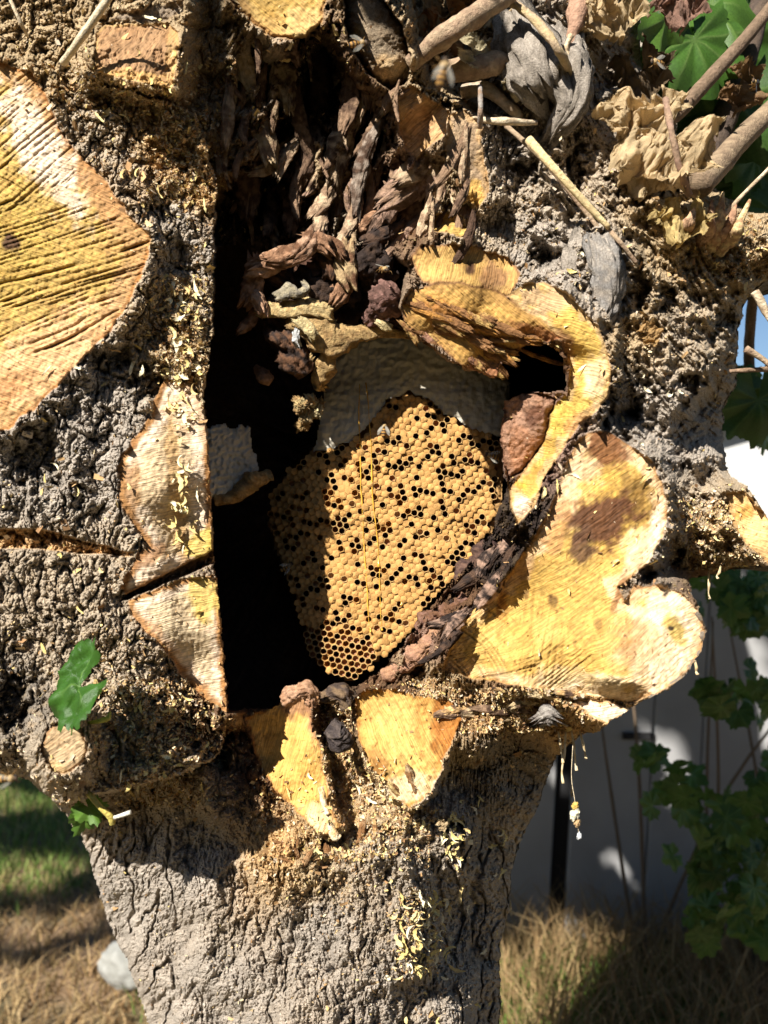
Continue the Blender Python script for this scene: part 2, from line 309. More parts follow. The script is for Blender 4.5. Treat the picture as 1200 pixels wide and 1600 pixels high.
def tube(name, pts, rad, mat, cols, parent=None, sides=10, seg=None, rough=.08, seed=0, nfr=60, amp2=.0, smooth=True, flat=1., fiber=False):
    """noisy tapered tube along world points (Catmull-Rom)"""
    pts = [np.array(p, float) for p in pts]; rad = list(rad) if hasattr(rad, '__len__') else [rad] * len(pts)
    Q = [2 * pts[0] - pts[1]] + pts + [2 * pts[-1] - pts[-2]]; C = []; Rr = []
    seg = seg or 8
    for i in range(len(pts) - 1):
        for k in range(seg + (i == len(pts) - 2)):
            t = k / seg; p0, p1, p2, p3 = Q[i:i + 4]
            C.append(.5 * (2 * p1 + (p2 - p0) * t + (2 * p0 - 5 * p1 + 4 * p2 - p3) * t * t + (3 * p1 - p0 - 3 * p2 + p3) * t ** 3)); Rr.append(rad[i] * (1 - t) + rad[i + 1] * t)
    C = np.array(C); Rr = np.array(Rr); T = np.gradient(C, axis=0); T /= np.linalg.norm(T, axis=1)[:, None] + 1e-12
    up = np.array([0.02, 1, .03]); A = np.cross(T, up); A /= np.linalg.norm(A, axis=1)[:, None]; B = np.cross(T, A)
    a = np.arange(sides) * 2 * np.pi / sides
    D = A[:, None] * np.cos(a)[None, :, None] + B[:, None] * np.sin(a)[None, :, None] * flat
    W = C[:, None] + D * Rr[:, None, None]
    nz = fbm3(W * nfr + seed * 5.1, 4, seed, .5)
    if fiber:
        sl_ = np.concatenate([[0], np.cumsum(np.linalg.norm(np.diff(C, axis=0), axis=1))])[:, None] / (Rr.mean() + 1e-9); n_ = len(C); ti = np.linspace(0, 1, n_)[:, None]
        ca, sa = np.cos(a)[None], np.sin(a)[None]
        fb = ridged(ca * 2.6 + .08 * sl_ + seed, sa * 2.6 + .07 * sl_ + 3, 3, seed + 40) - .5; fb2 = ridged(ca * 7 + .1 * sl_, sa * 7 + seed + .12 * sl_, 2, seed + 43) - .5
        W = C[:, None] + D * (Rr[:, None] * np.clip(1 + .42 * fb + .2 * fb2 + rough * nz * .6, .12, 2.2))[..., None]
        jag = 2.2 * Rr.mean() * (perlin(ca * 2.2 + seed, sa * 2.2, seed + 44) + .8 * perlin(ca * 6 + seed, sa * 6, seed + 45))
        W = W + T[:, None] * (jag * (ss(ti, .55, 1) - ss(1 - ti, .55, 1)))[..., None]
    elif rough > .2:
        sl_ = np.concatenate([[0], np.cumsum(np.linalg.norm(np.diff(C, axis=0), axis=1))])[:, None] / (Rr.mean() + 1e-9)
        ca, sa = np.cos(a)[None] * 2.6, np.sin(a)[None] * 2.6
        fb = ridged(ca * 1.6 + .25 * sl_ + seed, sa * 1.6 + .22 * sl_, 3, seed + 40) - .5; lo = fbm3(W * nfr * .45 + seed, 3, seed + 60, .5)
        tt = lo * 2.5; st_ = np.floor(tt); tt = (st_ + ss(tt - st_, 0, .4)) / 2.5
        W = C[:, None] + D * (Rr[:, None] * np.clip(1 + rough * (.55 * nz + .5 * fb + 1.5 * tt), .15, 2.4))[..., None]
        W = W + .25 * rough * Rr[:, None, None] * np.stack([noise3(W * nfr * 1.3 + 4, 71), noise3(W * nfr * 1.3 + 9, 72), noise3(W * nfr * 1.3 + 15, 73)], -1)
    else: W = C[:, None] + D * (Rr[:, None] * (1 + rough * nz * 2) + amp2 * nz)[..., None]
    V = np.concatenate([W.reshape(-1, 3), C[:1] - T[:1] * Rr[0] * .15, C[-1:] + T[-1:] * Rr[-1] * .15])
    n = len(C); i = np.arange(n * sides).reshape(n, sides); i2 = np.concatenate([i, i[:, :1]], 1)
    q = gridq(i2); e0, e1 = n * sides, n * sides + 1; k = np.arange(sides)
    tr = np.concatenate([np.stack([np.full(sides, e0), i2[0, 1:], i2[0, :-1]], 1), np.stack([np.full(sides, e1), i2[-1, :-1], i2[-1, 1:]], 1)])
    c = np.array(cols); t = ss(fbm3(V * nfr * 1.5 + seed, 3, seed + 2), -.4, .4)[:, None]; col = c[0] * (1 - t) + c[1] * t
    if len(c) > 2: col[-1] = c[2]; col[-2] = c[2]
    if parent is not None: V = V - np.array(parent.location)
    return mesh(name, V, [q, tr], mat, parent, col=col, smooth=smooth)

# ================================================================ THE TREE: one sculpted front, split into bark and cut faces
STEP = 1.6
U, Vv = np.meshgrid(np.arange(-70, 1271, STEP), np.arange(-70, 1671, STEP))
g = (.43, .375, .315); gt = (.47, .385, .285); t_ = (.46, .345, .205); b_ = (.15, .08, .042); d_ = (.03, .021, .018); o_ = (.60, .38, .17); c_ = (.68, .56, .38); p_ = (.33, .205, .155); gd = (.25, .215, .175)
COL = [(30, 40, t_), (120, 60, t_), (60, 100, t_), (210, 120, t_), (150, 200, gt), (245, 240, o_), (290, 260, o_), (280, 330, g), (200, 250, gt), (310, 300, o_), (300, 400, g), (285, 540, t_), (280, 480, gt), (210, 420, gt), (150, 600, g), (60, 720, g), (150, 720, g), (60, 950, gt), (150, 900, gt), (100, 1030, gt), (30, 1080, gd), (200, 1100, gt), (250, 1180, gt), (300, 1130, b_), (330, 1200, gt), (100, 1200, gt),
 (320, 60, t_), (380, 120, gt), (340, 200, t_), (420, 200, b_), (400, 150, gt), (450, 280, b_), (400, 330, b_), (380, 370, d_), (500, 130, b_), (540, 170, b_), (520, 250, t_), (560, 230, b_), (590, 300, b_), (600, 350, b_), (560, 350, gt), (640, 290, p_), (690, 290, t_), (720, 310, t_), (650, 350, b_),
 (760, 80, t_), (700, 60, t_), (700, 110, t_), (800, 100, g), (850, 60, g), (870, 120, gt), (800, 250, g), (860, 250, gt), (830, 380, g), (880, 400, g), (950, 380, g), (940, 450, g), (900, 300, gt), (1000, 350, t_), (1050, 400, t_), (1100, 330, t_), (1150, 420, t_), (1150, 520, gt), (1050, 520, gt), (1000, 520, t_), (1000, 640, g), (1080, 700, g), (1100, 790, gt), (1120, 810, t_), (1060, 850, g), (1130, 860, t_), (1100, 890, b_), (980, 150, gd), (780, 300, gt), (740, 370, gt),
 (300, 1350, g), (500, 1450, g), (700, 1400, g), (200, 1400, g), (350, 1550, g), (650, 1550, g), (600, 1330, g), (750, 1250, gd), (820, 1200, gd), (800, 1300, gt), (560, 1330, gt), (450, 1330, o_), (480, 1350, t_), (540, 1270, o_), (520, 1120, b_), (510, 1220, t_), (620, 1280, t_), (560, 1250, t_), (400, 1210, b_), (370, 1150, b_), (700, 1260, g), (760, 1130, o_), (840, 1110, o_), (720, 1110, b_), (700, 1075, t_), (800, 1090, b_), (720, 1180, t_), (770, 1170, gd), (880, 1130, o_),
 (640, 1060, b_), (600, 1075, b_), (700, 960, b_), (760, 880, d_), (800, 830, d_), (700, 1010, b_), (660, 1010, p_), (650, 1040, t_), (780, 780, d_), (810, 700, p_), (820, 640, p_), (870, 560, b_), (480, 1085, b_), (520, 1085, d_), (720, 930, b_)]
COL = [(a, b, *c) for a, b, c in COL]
HB = [(80, 60, -.05), (150, 20, -.05), (0, 0, -.05), (320, 50, 0), (300, 200, .0), (350, 260, .02), (420, 150, .03), (380, 200, .025), (500, 120, .06), (450, 280, .06), (560, 280, .04), (520, 250, .04), (480, 360, .09), (600, 340, .045), (700, 250, .01), (650, 300, .03), (700, 360, .05), (600, 60, .0), (650, 80, .05), (760, 120, .035), (760, 300, .01), (820, 150, .005), (400, 340, .10), (345, 330, .09), (450, 60, .01),
 (850, 60, .02), (950, 560, -.01), (950, 500, -.01), (1050, 600, 0), (1120, 650, .05), (1000, 300, -.01), (900, 200, 0), (850, 350, 0), (1000, 100, .06), (960, 180, .03), (1080, 300, .04), (1150, 450, .02), (1190, 400, .03), (1050, 800, .0), (1150, 850, .0), (1190, 850, -.01), (1050, 880, .02), (940, 400, -.02), (1100, 740, .02),
 (200, 1300, .08), (170, 1450, .13), (150, 1350, .09), (300, 1300, .055), (450, 1350, -.025), (600, 1350, -.025), (700, 1300, .01), (780, 1300, .075), (820, 1220, .075), (750, 1230, .045), (500, 1600, -.02), (400, 1500, .005), (600, 1480, -.025), (300, 1600, .075), (700, 1600, .01), (240, 1600, .12), (775, 1600, .07), (760, 1450, .07), (250, 1480, .10), (350, 1500, .045), (100, 1250, .03), (400, 1250, .01), (340, 1250, .01), (350, 1400, .022),
 (450, 1150, .01), (525, 1140, .055), (525, 1200, .035), (620, 1150, .0), (760, 1150, -.01), (850, 1120, -.03), (400, 1130, .045), (370, 1180, .035), (700, 1080, .0), (880, 1140, -.02), (800, 1180, .055),
 (640, 1050, .04), (590, 1070, .045), (700, 1000, .02), (670, 960, .045), (740, 900, .04), (720, 910, .05), (800, 840, .035), (780, 800, .06), (800, 700, .035), (830, 640, .03), (780, 770, .06), (500, 1085, .05)]
HL = [(0, 100, -.058), (0, 400, -.062), (0, 800, -.056), (150, 300, -.058), (150, 200, -.056), (250, 200, -.050), (320, 300, -.044), (330, 450, -.038), (200, 450, -.054), (250, 600, -.048), (200, 700, -.05), (300, 500, -.042), (330, 800, -.034), (100, 700, -.056), (150, 1000, -.055), (300, 1000, -.038), (60, 1130, -.062), (0, 1000, -.058), (200, 1150, -.05), (330, 1150, -.03), (0, 1190, -.075), (100, 1230, -.07), (200, 1230, -.06), (280, 1200, -.045)]
TREE = [(-90, -90), (1000, -90), (1000, 90), (1040, 165), (1075, 235), (1105, 285), (1165, 330), (1290, 350), (1290, 420), (1195, 440), (1160, 480), (1150, 540), (1150, 600), (1128, 640), (1130, 700), (1140, 745), (1170, 765), (1200, 810), (1290, 830), (1290, 900), (1200, 885), (1130, 893), (1075, 905), (1080, 925), (1103, 980), (1095, 1020), (1065, 1060), (1030, 1085), (985, 1105), (940, 1140), (905, 1150), (870, 1180), (850, 1225), (835, 1270), (815, 1310), (800, 1360), (795, 1420), (780, 1480), (782, 1690),
 (245, 1690), (232, 1600), (215, 1545), (195, 1490), (168, 1440), (150, 1370), (125, 1300), (90, 1258), (40, 1215), (-90, 1195)]
HOLE = [(338, 385), (420, 372), (520, 380), (600, 385), (636, 420), (622, 480), (645, 520), (700, 566), (772, 590), (800, 545), (845, 535), (872, 548), (886, 585), (884, 612), (830, 612), (790, 625), (783, 700), (792, 760), (770, 830), (735, 880), (700, 915), (655, 975), (620, 1020), (590, 1055), (552, 1075), (500, 1082), (445, 1075), (435, 1105), (356, 1112), (345, 960), (334, 880), (326, 700), (319, 620), (334, 500)]
LEFT = [(-90, 92), (60, 100), (130, 125), (200, 142), (270, 162), (300, 175), (322, 230), (338, 290), (334, 400), (332, 560), (318, 620), (325, 700), (333, 868), (343, 960), (356, 1115), (345, 1180), (300, 1205), (200, 1230), (95, 1258), (-90, 1200)]
def warp(u, v, a=1., s=50): return u + a * (4 * perlin(u / 22, v / 22, s) + 2 * perlin(u / 7, v / 7, s + 1)), v + a * (4 * perlin(u / 22, v / 22, s + 2) + 2 * perlin(u / 7, v / 7, s + 3))
WU, WV = warp(U, Vv, 1.0)
YE = np.array([.13, .10])
def field(u, v):
    """depth of the bark surface, and how strong the relief is"""
    wu, wv = warp(u, v, 1.0)
    yb = idw(u, v, HB, 2., 25)[..., 0]; yl = idw(u, v, HL, 2., 25)[..., 0]
    ml = ss(sdf(wu, wv, LEFT), -2, 2); y = yb * (1 - ml) + yl * ml
    ds = sdf(wu, wv, TREE)
    e = np.clip(1 - ds / 85, 0, 1); y = y + .06 * (1 - np.sqrt(np.clip(1 - e * e, 0, 1)))
    return y, ml, ds
D, ML, DS = field(U, Vv)
DH = sdf(WU, WV, HOLE)
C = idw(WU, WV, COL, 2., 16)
lum = C.mean(-1)
# bark relief
lowr = ss(Vv, 1200, 1330)                                        # long vertical plates on the stem
au = U + .25 * (Vv - 1300) * (1 - np.clip((U - 150) / 450, 0, 1)) * lowr + 9 * perlin(U / 60, Vv / 60, 60)
f1, f2, idd = worley(au / 24, (Vv + 8 * perlin(U / 25, Vv / 25, 61)) / 46, 11); crack = 1 - ss(f2 - f1, .02, .22)
f1b, f2b, iddb = worley((U + 7 * perlin(U / 18, Vv / 18, 62)) / 17, (Vv + 7 * perlin(U / 18, Vv / 18, 64)) / 19, 21); crackb = 1 - ss(f2b - f1b, .02, .28)
bigr = ridged(U / 90, Vv / 90, 3, 70); med = ridged(U / 34, Vv / 38, 4, 75); fine = fbm(U / 9, Vv / 9, 3, 80); fine2 = fbm(U / 4.5, Vv / 4.5, 2, 85)
D0 = D.copy()
rough_l = np.clip(1 - lowr, 0, 1)
def terr(n, k=3., w=.45):                   # terraced noise: flaky ledges
    q = n * k; f = np.floor(q); return (f + ss(q - f, 0, w)) / k
wx = U + 16 * fbm(U / 45, Vv / 45, 3, 401); wy = Vv + 16 * fbm(U / 45, Vv / 45, 3, 405)
crust = terr(fbm(wx / 62, wy / 70, 4, 410, .55), 4.) + .55 * terr(fbm(wx / 24, wy / 28, 3, 415, .55), 3.)
crust2 = terr(fbm(wx / 11, wy / 13, 3, 420, .6), 2.5)
pits = ss(fbm(wx / 20, wy / 26, 3, 430), .38, .62)
vert = ridged(au / 17, Vv / 95, 4, 435); vert2 = ridged(au / 38, Vv / 150, 3, 437)
plate = terr(fbm(au / 26 + .4 * perlin(U / 30, Vv / 30, 441), Vv / 50, 4, 440, .6), 3., .35)
furrow = ss(vert, .95, 1.45); furrow2 = ss(ridged(au / 30 + .5 * perlin(U / 22, Vv / 22, 443), Vv / 60, 3, 445), 1.0, 1.5)
side = np.clip(ss(U, 640, 740) + 1 - ss(U, 250, 330), 0, 1) * lowr
g1, g2, idf = worley((wx + 5 * perlin(U / 8, Vv / 8, 461)) / 13, (wy + 5 * perlin(U / 8, Vv / 8, 462)) / 16, 41); crackf = 1 - ss(g2 - g1, .02, .3)
bu_ = au + 7 * perlin(U / 20, Vv / 34, 451) + 3 * perlin(U / 8, Vv / 12, 452)
deep = ss(1 - np.abs(perlin(bu_ / 30, Vv / 120, 453)) * 2, .72, .97); deep2 = ss(1 - np.abs(perlin(bu_ / 14, Vv / 60, 454)) * 2, .7, .98)
w1, w2_, wid_ = worley((bu_ + 4 * perlin(U / 9, Vv / 9, 455)) / 21, (Vv + 10 * perlin(U / 16, Vv / 16, 456)) / 52, 31); slat = wid_; cross = 1 - ss(w2_ - w1, .02, .16)
rgt = ss(U, 640, 820); pa_ = (U + (.62 * Vv) * rgt) + 14 * perlin(U / 40, Vv / 40, 481) + 4 * perlin(U / 11, Vv / 11, 482); qa_ = Vv - .5 * U * rgt
deepU = ss(1 - np.abs(perlin(pa_ / 30, qa_ / 84, 483)) * 2, .74, .97); dU2 = ss(1 - np.abs(perlin(pa_ / 13, qa_ / 34, 484)) * 2, .72, .98); v1, v2_, vid = worley((pa_ + 5 * perlin(U / 10, Vv / 10, 485)) / 22, (qa_ + 8 * perlin(U / 15, Vv / 15, 486)) / 38, 51)
ur0 = ss(U, 790, 850) * (1 - ss(Vv, 1000, 1080)) * (1 - ML)
relief = rough_l * (1 - .55 * ur0) * (-.0034 * crust - .0010 * crust2 - .0048 * (bigr - .6) + .0018 * pits + .0056 * deepU + .0016 * dU2 - .0036 * vid + .0015 * (1 - ss(v2_ - v1, .02, .2)) + .0024 * ss(1 - np.abs(perlin((wx + .3 * wy) / 34, (wy - .3 * wx) / 70, 457)) * 2, .74, .97) + .0016 * crackf - .0022 * idf) \
    + lowr * (-.0040 * plate - .0016 * crust2 - .0016 * crust - .0030 * slat - .0035 * crust * (1 - np.clip(side, 0, 1)) + (.0038 + .0062 * np.clip(side, 0, 1)) * deep + .0026 * deep2 + .0016 * cross - .0015 * (bigr - .6))
relief += -.0010 * fine - (.0009 + .0007 * lowr) * fine2 - (.0006 + .0005 * lowr) * fbm(U / 3.3, Vv / 3.3, 1, 463)
rot = ss(U, 330, 370) * (1 - ss(U, 700, 760)) * (1 - ss(Vv, 400, 430)) + ss(U, 590, 640) * (1 - ss(U, 800, 840)) * ss(Vv, 780, 830) * (1 - ss(Vv, 1060, 1080))
rot = np.clip(rot, 0, 1) * (1 - ML)
fib = ridged((U + .5 * Vv) / 16, (Vv - .3 * U) / 70, 4, 90)
relief += rot * (-.011 * (bigr - .5) - .007 * (fib - .5) - .009 * terr(fbm((U + .4 * Vv) / 30, (Vv - .3 * U) / 60, 4, 450), 3.))
# flowing ridged bark at upper right
ur = ss(U, 790, 850) * (1 - ss(Vv, 1000, 1080)) * (1 - ML)
flow = ridged((U * .8 - Vv * .5 + 14 * perlin(U / 60, Vv / 60, 97)) / 13, (U * .5 + Vv * .8) / 70, 3, 98)
relief += ur * (-.0045 * (flow - .5) - .009 * (ridged(U / 55, Vv / 55, 3, 99) - .5))
D += relief; S = D0.copy()
PN = fbm(U / 17, Vv / 17, 4, 470)
# holes and pockets in the bark: (u, v, ru, rv, depth)
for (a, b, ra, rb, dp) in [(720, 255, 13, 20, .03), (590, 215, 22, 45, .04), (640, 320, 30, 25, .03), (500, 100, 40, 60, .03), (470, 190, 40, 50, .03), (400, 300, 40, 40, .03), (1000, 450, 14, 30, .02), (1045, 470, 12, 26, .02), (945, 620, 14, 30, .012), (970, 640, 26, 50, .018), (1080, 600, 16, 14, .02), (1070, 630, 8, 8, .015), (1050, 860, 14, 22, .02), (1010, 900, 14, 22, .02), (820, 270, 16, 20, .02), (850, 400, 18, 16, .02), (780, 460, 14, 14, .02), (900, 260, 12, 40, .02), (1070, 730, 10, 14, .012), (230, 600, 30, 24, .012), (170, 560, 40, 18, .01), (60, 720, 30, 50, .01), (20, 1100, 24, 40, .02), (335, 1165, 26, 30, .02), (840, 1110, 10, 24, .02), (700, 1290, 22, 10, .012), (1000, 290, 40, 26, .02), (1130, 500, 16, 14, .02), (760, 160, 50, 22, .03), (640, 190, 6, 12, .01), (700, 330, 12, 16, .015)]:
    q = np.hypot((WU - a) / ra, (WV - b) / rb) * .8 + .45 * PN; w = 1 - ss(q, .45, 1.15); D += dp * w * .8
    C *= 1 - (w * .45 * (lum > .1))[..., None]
# kerfs sawn into the left block
kerf = ((WU < 205) & (WU > -90)); kv = 838 + (WU > 60) * (WU - 60) * .17 + 3 * perlin(WU / 50, WU * 0, 5); kw = 13 * (1 - ss(WU, 60, 215)) + 4
kd = (1 - ss(np.abs(Vv - kv - 4) / kw, .8, 1.0)) * (1 - ss(WU, 195, 212)); D += .009 * kd; C = C * (1 - kd[..., None]) + np.array((.66, .42, .20)) * kd[..., None]
k2 = 936 - (WU - 190) * .46; k2m = (1 - ss(np.abs(Vv - k2) / (4 + (WU - 190) * .05), .7, 1.1)) * ss(WU, 185, 200) * ML
# colour breakup
sd = ss(fbm(U / 14, Vv / 14, 4, 100) + .35 * fbm(U / 60, Vv / 60, 2, 104), -.1, .7)[..., None]        # sawdust lodged on the bark
tan = np.array((.50, .36, .20)); warm = idw(U, Vv, [(100, 80, .7), (250, 250, .9), (150, 600, .05), (60, 800, .1), (250, 500, .5), (100, 950, .35), (230, 1150, .7), (350, 150, .5), (450, 300, .1), (700, 100, .4), (850, 300, .25), (1000, 450, .4), (1050, 700, .15), (1130, 850, .6), (560, 1290, .7), (450, 1500, .12), (700, 1350, .25), (250, 1400, .05), (800, 1130, .5), (700, 950, .1), (800, 1250, .25)], 2., 30)
C = C * (1 - sd * warm * .75) + tan * sd * warm * .75
C *= (1 + .16 * fbm(U / 26, Vv / 26, 3, 110) + .10 * fine)[..., None]
C *= (1 + lowr * .16 * (wid_ - .5))[..., None]
Z = np.zeros(U.shape, np.int32)
names = ['bark']; mats = [M_bark]; labs = [None]

def saw(u, v, spec):
    h = 0
    reg = [q[-1] if isinstance(q[-1], list) else None for q in spec]; spec = [tuple(q[:-1]) if isinstance(q[-1], list) else tuple(q) for q in spec]
    spec = spec + [(q[0],) + tuple(q[1:-3]) + (q[-3] * .55, q[-2] * .55, q[-1] + 50) for q in spec]; reg = reg * 2
    for s, rg in zip(spec, reg):
        k = s[0]
        if k == 'line': _, ang, sp, amp, sd_ = s; x = (u * math.cos(R(ang)) + v * math.sin(R(ang))) ; y = (-u * math.sin(R(ang)) + v * math.cos(R(ang)))
        else: _, cu, cv, sp, amp, sd_ = s; x = np.hypot(u - cu, v - cv); y = np.arctan2(v - cv, u - cu) * 120
        ph = x / (sp * .8) + .8 * perlin(x / 120, y / 170, sd_) + .05 * perlin(x / 9, y / 24, sd_ + 1)
        li = np.floor(ph).astype(np.int64); fr_ = ph - li; am_ = (_P[(li * 7 + sd_) & 4095] / 4096.) ** 1.3; am_ = am_ * ss(perlin(li * 3.7, y / 110, sd_ + 9), -.35, .1)
        tri = .4 - 1.15 * am_ * np.exp(-((fr_ - .5) / .17) ** 2) + .25 * am_ * np.exp(-((fr_ - .8) / .15) ** 2)
        m = ss(fbm(x / 60, y / 80, 3, sd_ + 2), -.15, .25)
        if rg: m = np.maximum(m, .6) * (1 - ss(np.hypot((u - rg[0]) / rg[2], (v - rg[1]) / rg[3]) + .15 * fbm(u / 30, v / 30, 2, 7), .85, 1.1)); h = h - amp * 2.0 * (tri - .4) * m + amp * .10 * perlin(x / (sp * .45), y / 90, sd_ + 4)
    return h
def cut(name, poly, pts, cols, rim=5, sap=22, saws=(), blots=(), rag=.9, bulge=None, mat=None, label=None, soft=1.5, seed=0, grain=.07, noise=.0006, skirt=26):
    """a sawn or broken face: flat depth from pts, ring colours from the edge inwards, saw marks as relief and darker grooves"""
    global D, C, Z, S
    pa = np.array(poly, float); u0, v0 = pa.min(0) - 60; u1, v1 = pa.max(0) + 60
    sl = (slice(max(0, int((v0 + 70) / STEP)), max(1, int((v1 + 70) / STEP))), slice(max(0, int((u0 + 70) / STEP)), max(1, int((u1 + 70) / STEP))))
    u, v = U[sl], Vv[sl]; wu, wv = warp(u, v, rag, 120 + seed * 7)
    s = sdf(wu, wv, poly); m = ss(s, -soft, soft)
    s = s + 2.2 * np.abs(perlin(u / 5, v / 5, 122 + seed)) - .6
    y = idw(u, v, [(a, b, c) for a, b, c in pts], 2., 20)[..., 0] if len(pts) > 1 else np.full(u.shape, pts[0][2])
    if skirt:
        w2 = ss(s, -skirt * 1.6, -2) * (ss(sdf(u, v, HOLE), 4, -4)); dl = (y + .0015 - S[sl]) * w2; D[sl] += dl; S[sl] = S[sl] + dl
    h = saw(u, v, saws) if saws else 0
    y = y + h + noise * fbm(u / 8, v / 8, 3, 130 + seed) - .0004 * fbm(u / 40, v / 40, 2, 133 + seed)
    if bulge: e = np.clip(1 - s / bulge[1], 0, 1); y = y + bulge[0] * (1 - np.sqrt(np.clip(1 - e * e, 0, 1)))
    c3 = [np.array(x) for x in cols]; sn = s + 9 * fbm(u / 28, v / 28, 3, 140 + seed)
    c = np.ones(u.shape + (3,)) * c3[0]; w = ss(s + 1.5 * perlin(u / 6, v / 6, 9), rim * .5, rim * 1.3)[..., None]; c = c * (1 - w) + c3[1] * w
    if len(c3) > 2: w = ss(sn, sap * .7, sap * 1.3)[..., None]; c = c * (1 - w) + c3[2] * w
    for (a, b, ra, rb, an, cc, st) in blots:
        x = (u - a) * math.cos(R(an)) + (v - b) * math.sin(R(an)); z = -(u - a) * math.sin(R(an)) + (v - b) * math.cos(R(an))
        q = np.hypot(x / ra, z / rb) + .35 * fbm(u / 22, v / 22, 4, 150 + seed + int(a) % 7); w = (st * (1 - ss(q, .6, 1.1)))[..., None]; c = c * (1 - w) + np.array(cc) * w
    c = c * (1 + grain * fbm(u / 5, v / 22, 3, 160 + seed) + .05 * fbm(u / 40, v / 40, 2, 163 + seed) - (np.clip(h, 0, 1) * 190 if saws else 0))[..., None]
    c = c * np.array((.78, .67, .55)) * (1 + .16 * fbm(u / 16, v / 16, 4, 175 + seed) + .10 * ridged(u / 9 + v / 14, v / 60, 2, 177 + seed))[..., None]; sp = ss(fbm(u / 5, v / 5, 2, 170 + seed), .55, .8)[..., None] * .55; c = c * (1 - sp) + c * np.array((.45, .33, .2)) * sp; sp = ss(fbm(u / 34, v / 34, 4, 172 + seed), .15, .7)[..., None] * .38; c = c * (1 - sp) + c * np.array((.62, .5, .34)) * sp; sp = ss(fbm(u / 9, v / 13, 2, 171 + seed), .78, .9)[..., None] * .8; c = c * (1 - sp) + c * np.array((.35, .25, .16)) * sp
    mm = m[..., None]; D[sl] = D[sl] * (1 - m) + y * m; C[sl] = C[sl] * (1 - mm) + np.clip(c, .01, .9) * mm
    if name in names and label is None and mats[names.index(name)] is mat: pass
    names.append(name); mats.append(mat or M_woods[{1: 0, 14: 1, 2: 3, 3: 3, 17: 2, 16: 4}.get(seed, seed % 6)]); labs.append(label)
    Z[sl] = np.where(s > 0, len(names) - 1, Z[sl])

rimb = (.2, .1, .045); ora = (.44, .23, .08); crm = (.74, .60, .40); yel = (.50, .33, .085); wht = (.92, .84, .74); ylw = (.52, .35, .11); dk = (.08, .04, .025); olv = (.42, .33, .06)
# left big face
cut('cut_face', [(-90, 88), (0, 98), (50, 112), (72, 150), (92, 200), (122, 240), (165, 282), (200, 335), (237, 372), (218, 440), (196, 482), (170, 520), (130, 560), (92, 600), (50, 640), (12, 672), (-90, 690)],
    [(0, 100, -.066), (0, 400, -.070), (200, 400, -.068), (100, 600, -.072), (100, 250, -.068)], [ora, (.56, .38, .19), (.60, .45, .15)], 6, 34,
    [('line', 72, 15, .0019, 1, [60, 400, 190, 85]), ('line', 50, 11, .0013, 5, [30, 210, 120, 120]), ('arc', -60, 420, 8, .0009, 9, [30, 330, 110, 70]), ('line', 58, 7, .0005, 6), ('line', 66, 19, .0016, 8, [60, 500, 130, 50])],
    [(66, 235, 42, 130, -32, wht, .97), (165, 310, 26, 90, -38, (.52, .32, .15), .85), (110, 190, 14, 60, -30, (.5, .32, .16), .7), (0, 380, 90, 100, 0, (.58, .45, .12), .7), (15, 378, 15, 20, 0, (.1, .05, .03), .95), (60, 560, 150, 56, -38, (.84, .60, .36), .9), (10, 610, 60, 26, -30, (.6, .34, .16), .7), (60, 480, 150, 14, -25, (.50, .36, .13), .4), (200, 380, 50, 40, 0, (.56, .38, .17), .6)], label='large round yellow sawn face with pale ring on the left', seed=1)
# left strip
cut('cut_face', [(248, 605), (262, 590), (300, 600), (318, 640), (325, 700), (330, 780), (333, 868), (290, 888), (240, 912), (196, 932), (188, 920), (205, 880), (228, 850), (190, 790), (183, 730), (205, 690), (236, 650)],
    [(320, 620, -.042), (330, 860, -.036), (200, 900, -.055), (200, 720, -.062)], [(.42, .24, .1), wht, (.74, .64, .47)], 11, 26, [('arc', 120, 1010, 8, .0009, 11), ('line', 80, 21, .001, 14)],
    [(312, 850, 34, 26, -20, (.68, .56, .16), .9), (203, 760, 20, 50, 0, (.42, .25, .11), .8), (275, 760, 14, 130, -6, (.56, .36, .13), .55), (230, 870, 36, 18, -40, (.42, .24, .12), .8), (300, 640, 30, 60, 0, (.72, .63, .52), .7)], label='cream sawn strip above the saw kerf', seed=2)
cut('cut_face', [(200, 938), (235, 924), (285, 906), (338, 897), (343, 960), (350, 1040), (356, 1114), (325, 1098), (288, 1060), (262, 1022), (228, 988), (204, 955)],
    [(335, 900, -.034), (350, 1100, -.022), (205, 945, -.05)], [(.48, .28, .12), wht, (.80, .72, .55)], 9, 20, [('arc', 150, 1180, 9, .0007, 21)],
    [(318, 935, 28, 45, -15, (.66, .54, .17), .9), (300, 1075, 60, 20, 42, (.52, .30, .13), .85), (240, 985, 50, 12, 42, (.52, .32, .16), .7)], label='pale triangular sawn face below the saw kerf', seed=3)
# wood block top left
cut('wood_block', [(150, 52), (165, 38), (262, 36), (276, 48), (280, 70), (270, 138), (215, 128), (148, 112)], [(150, 80, -.085), (275, 80, -.075), (200, 130, -.09), (200, 40, -.07)], [(.5, .36, .17), (.42, .28, .16), (.40, .27, .16)], 4, 12, [('line', 100, 17, .0012, 31)],
    [(215, 122, 80, 12, 8, (.66, .46, .2), .9), (268, 90, 10, 60, 0, (.55, .4, .2), .7)], rag=.4, seed=4, noise=.0016)
cut('wood_block', [(160, 37), (185, 22), (285, 0), (285, 20), (262, 34)], [(200, 30, -.06), (285, 10, -.05)], [(.45, .38, .28), (.42, .38, .33)], 4, 12, [], [], seed=41, noise=.0016, mat=M_bark)
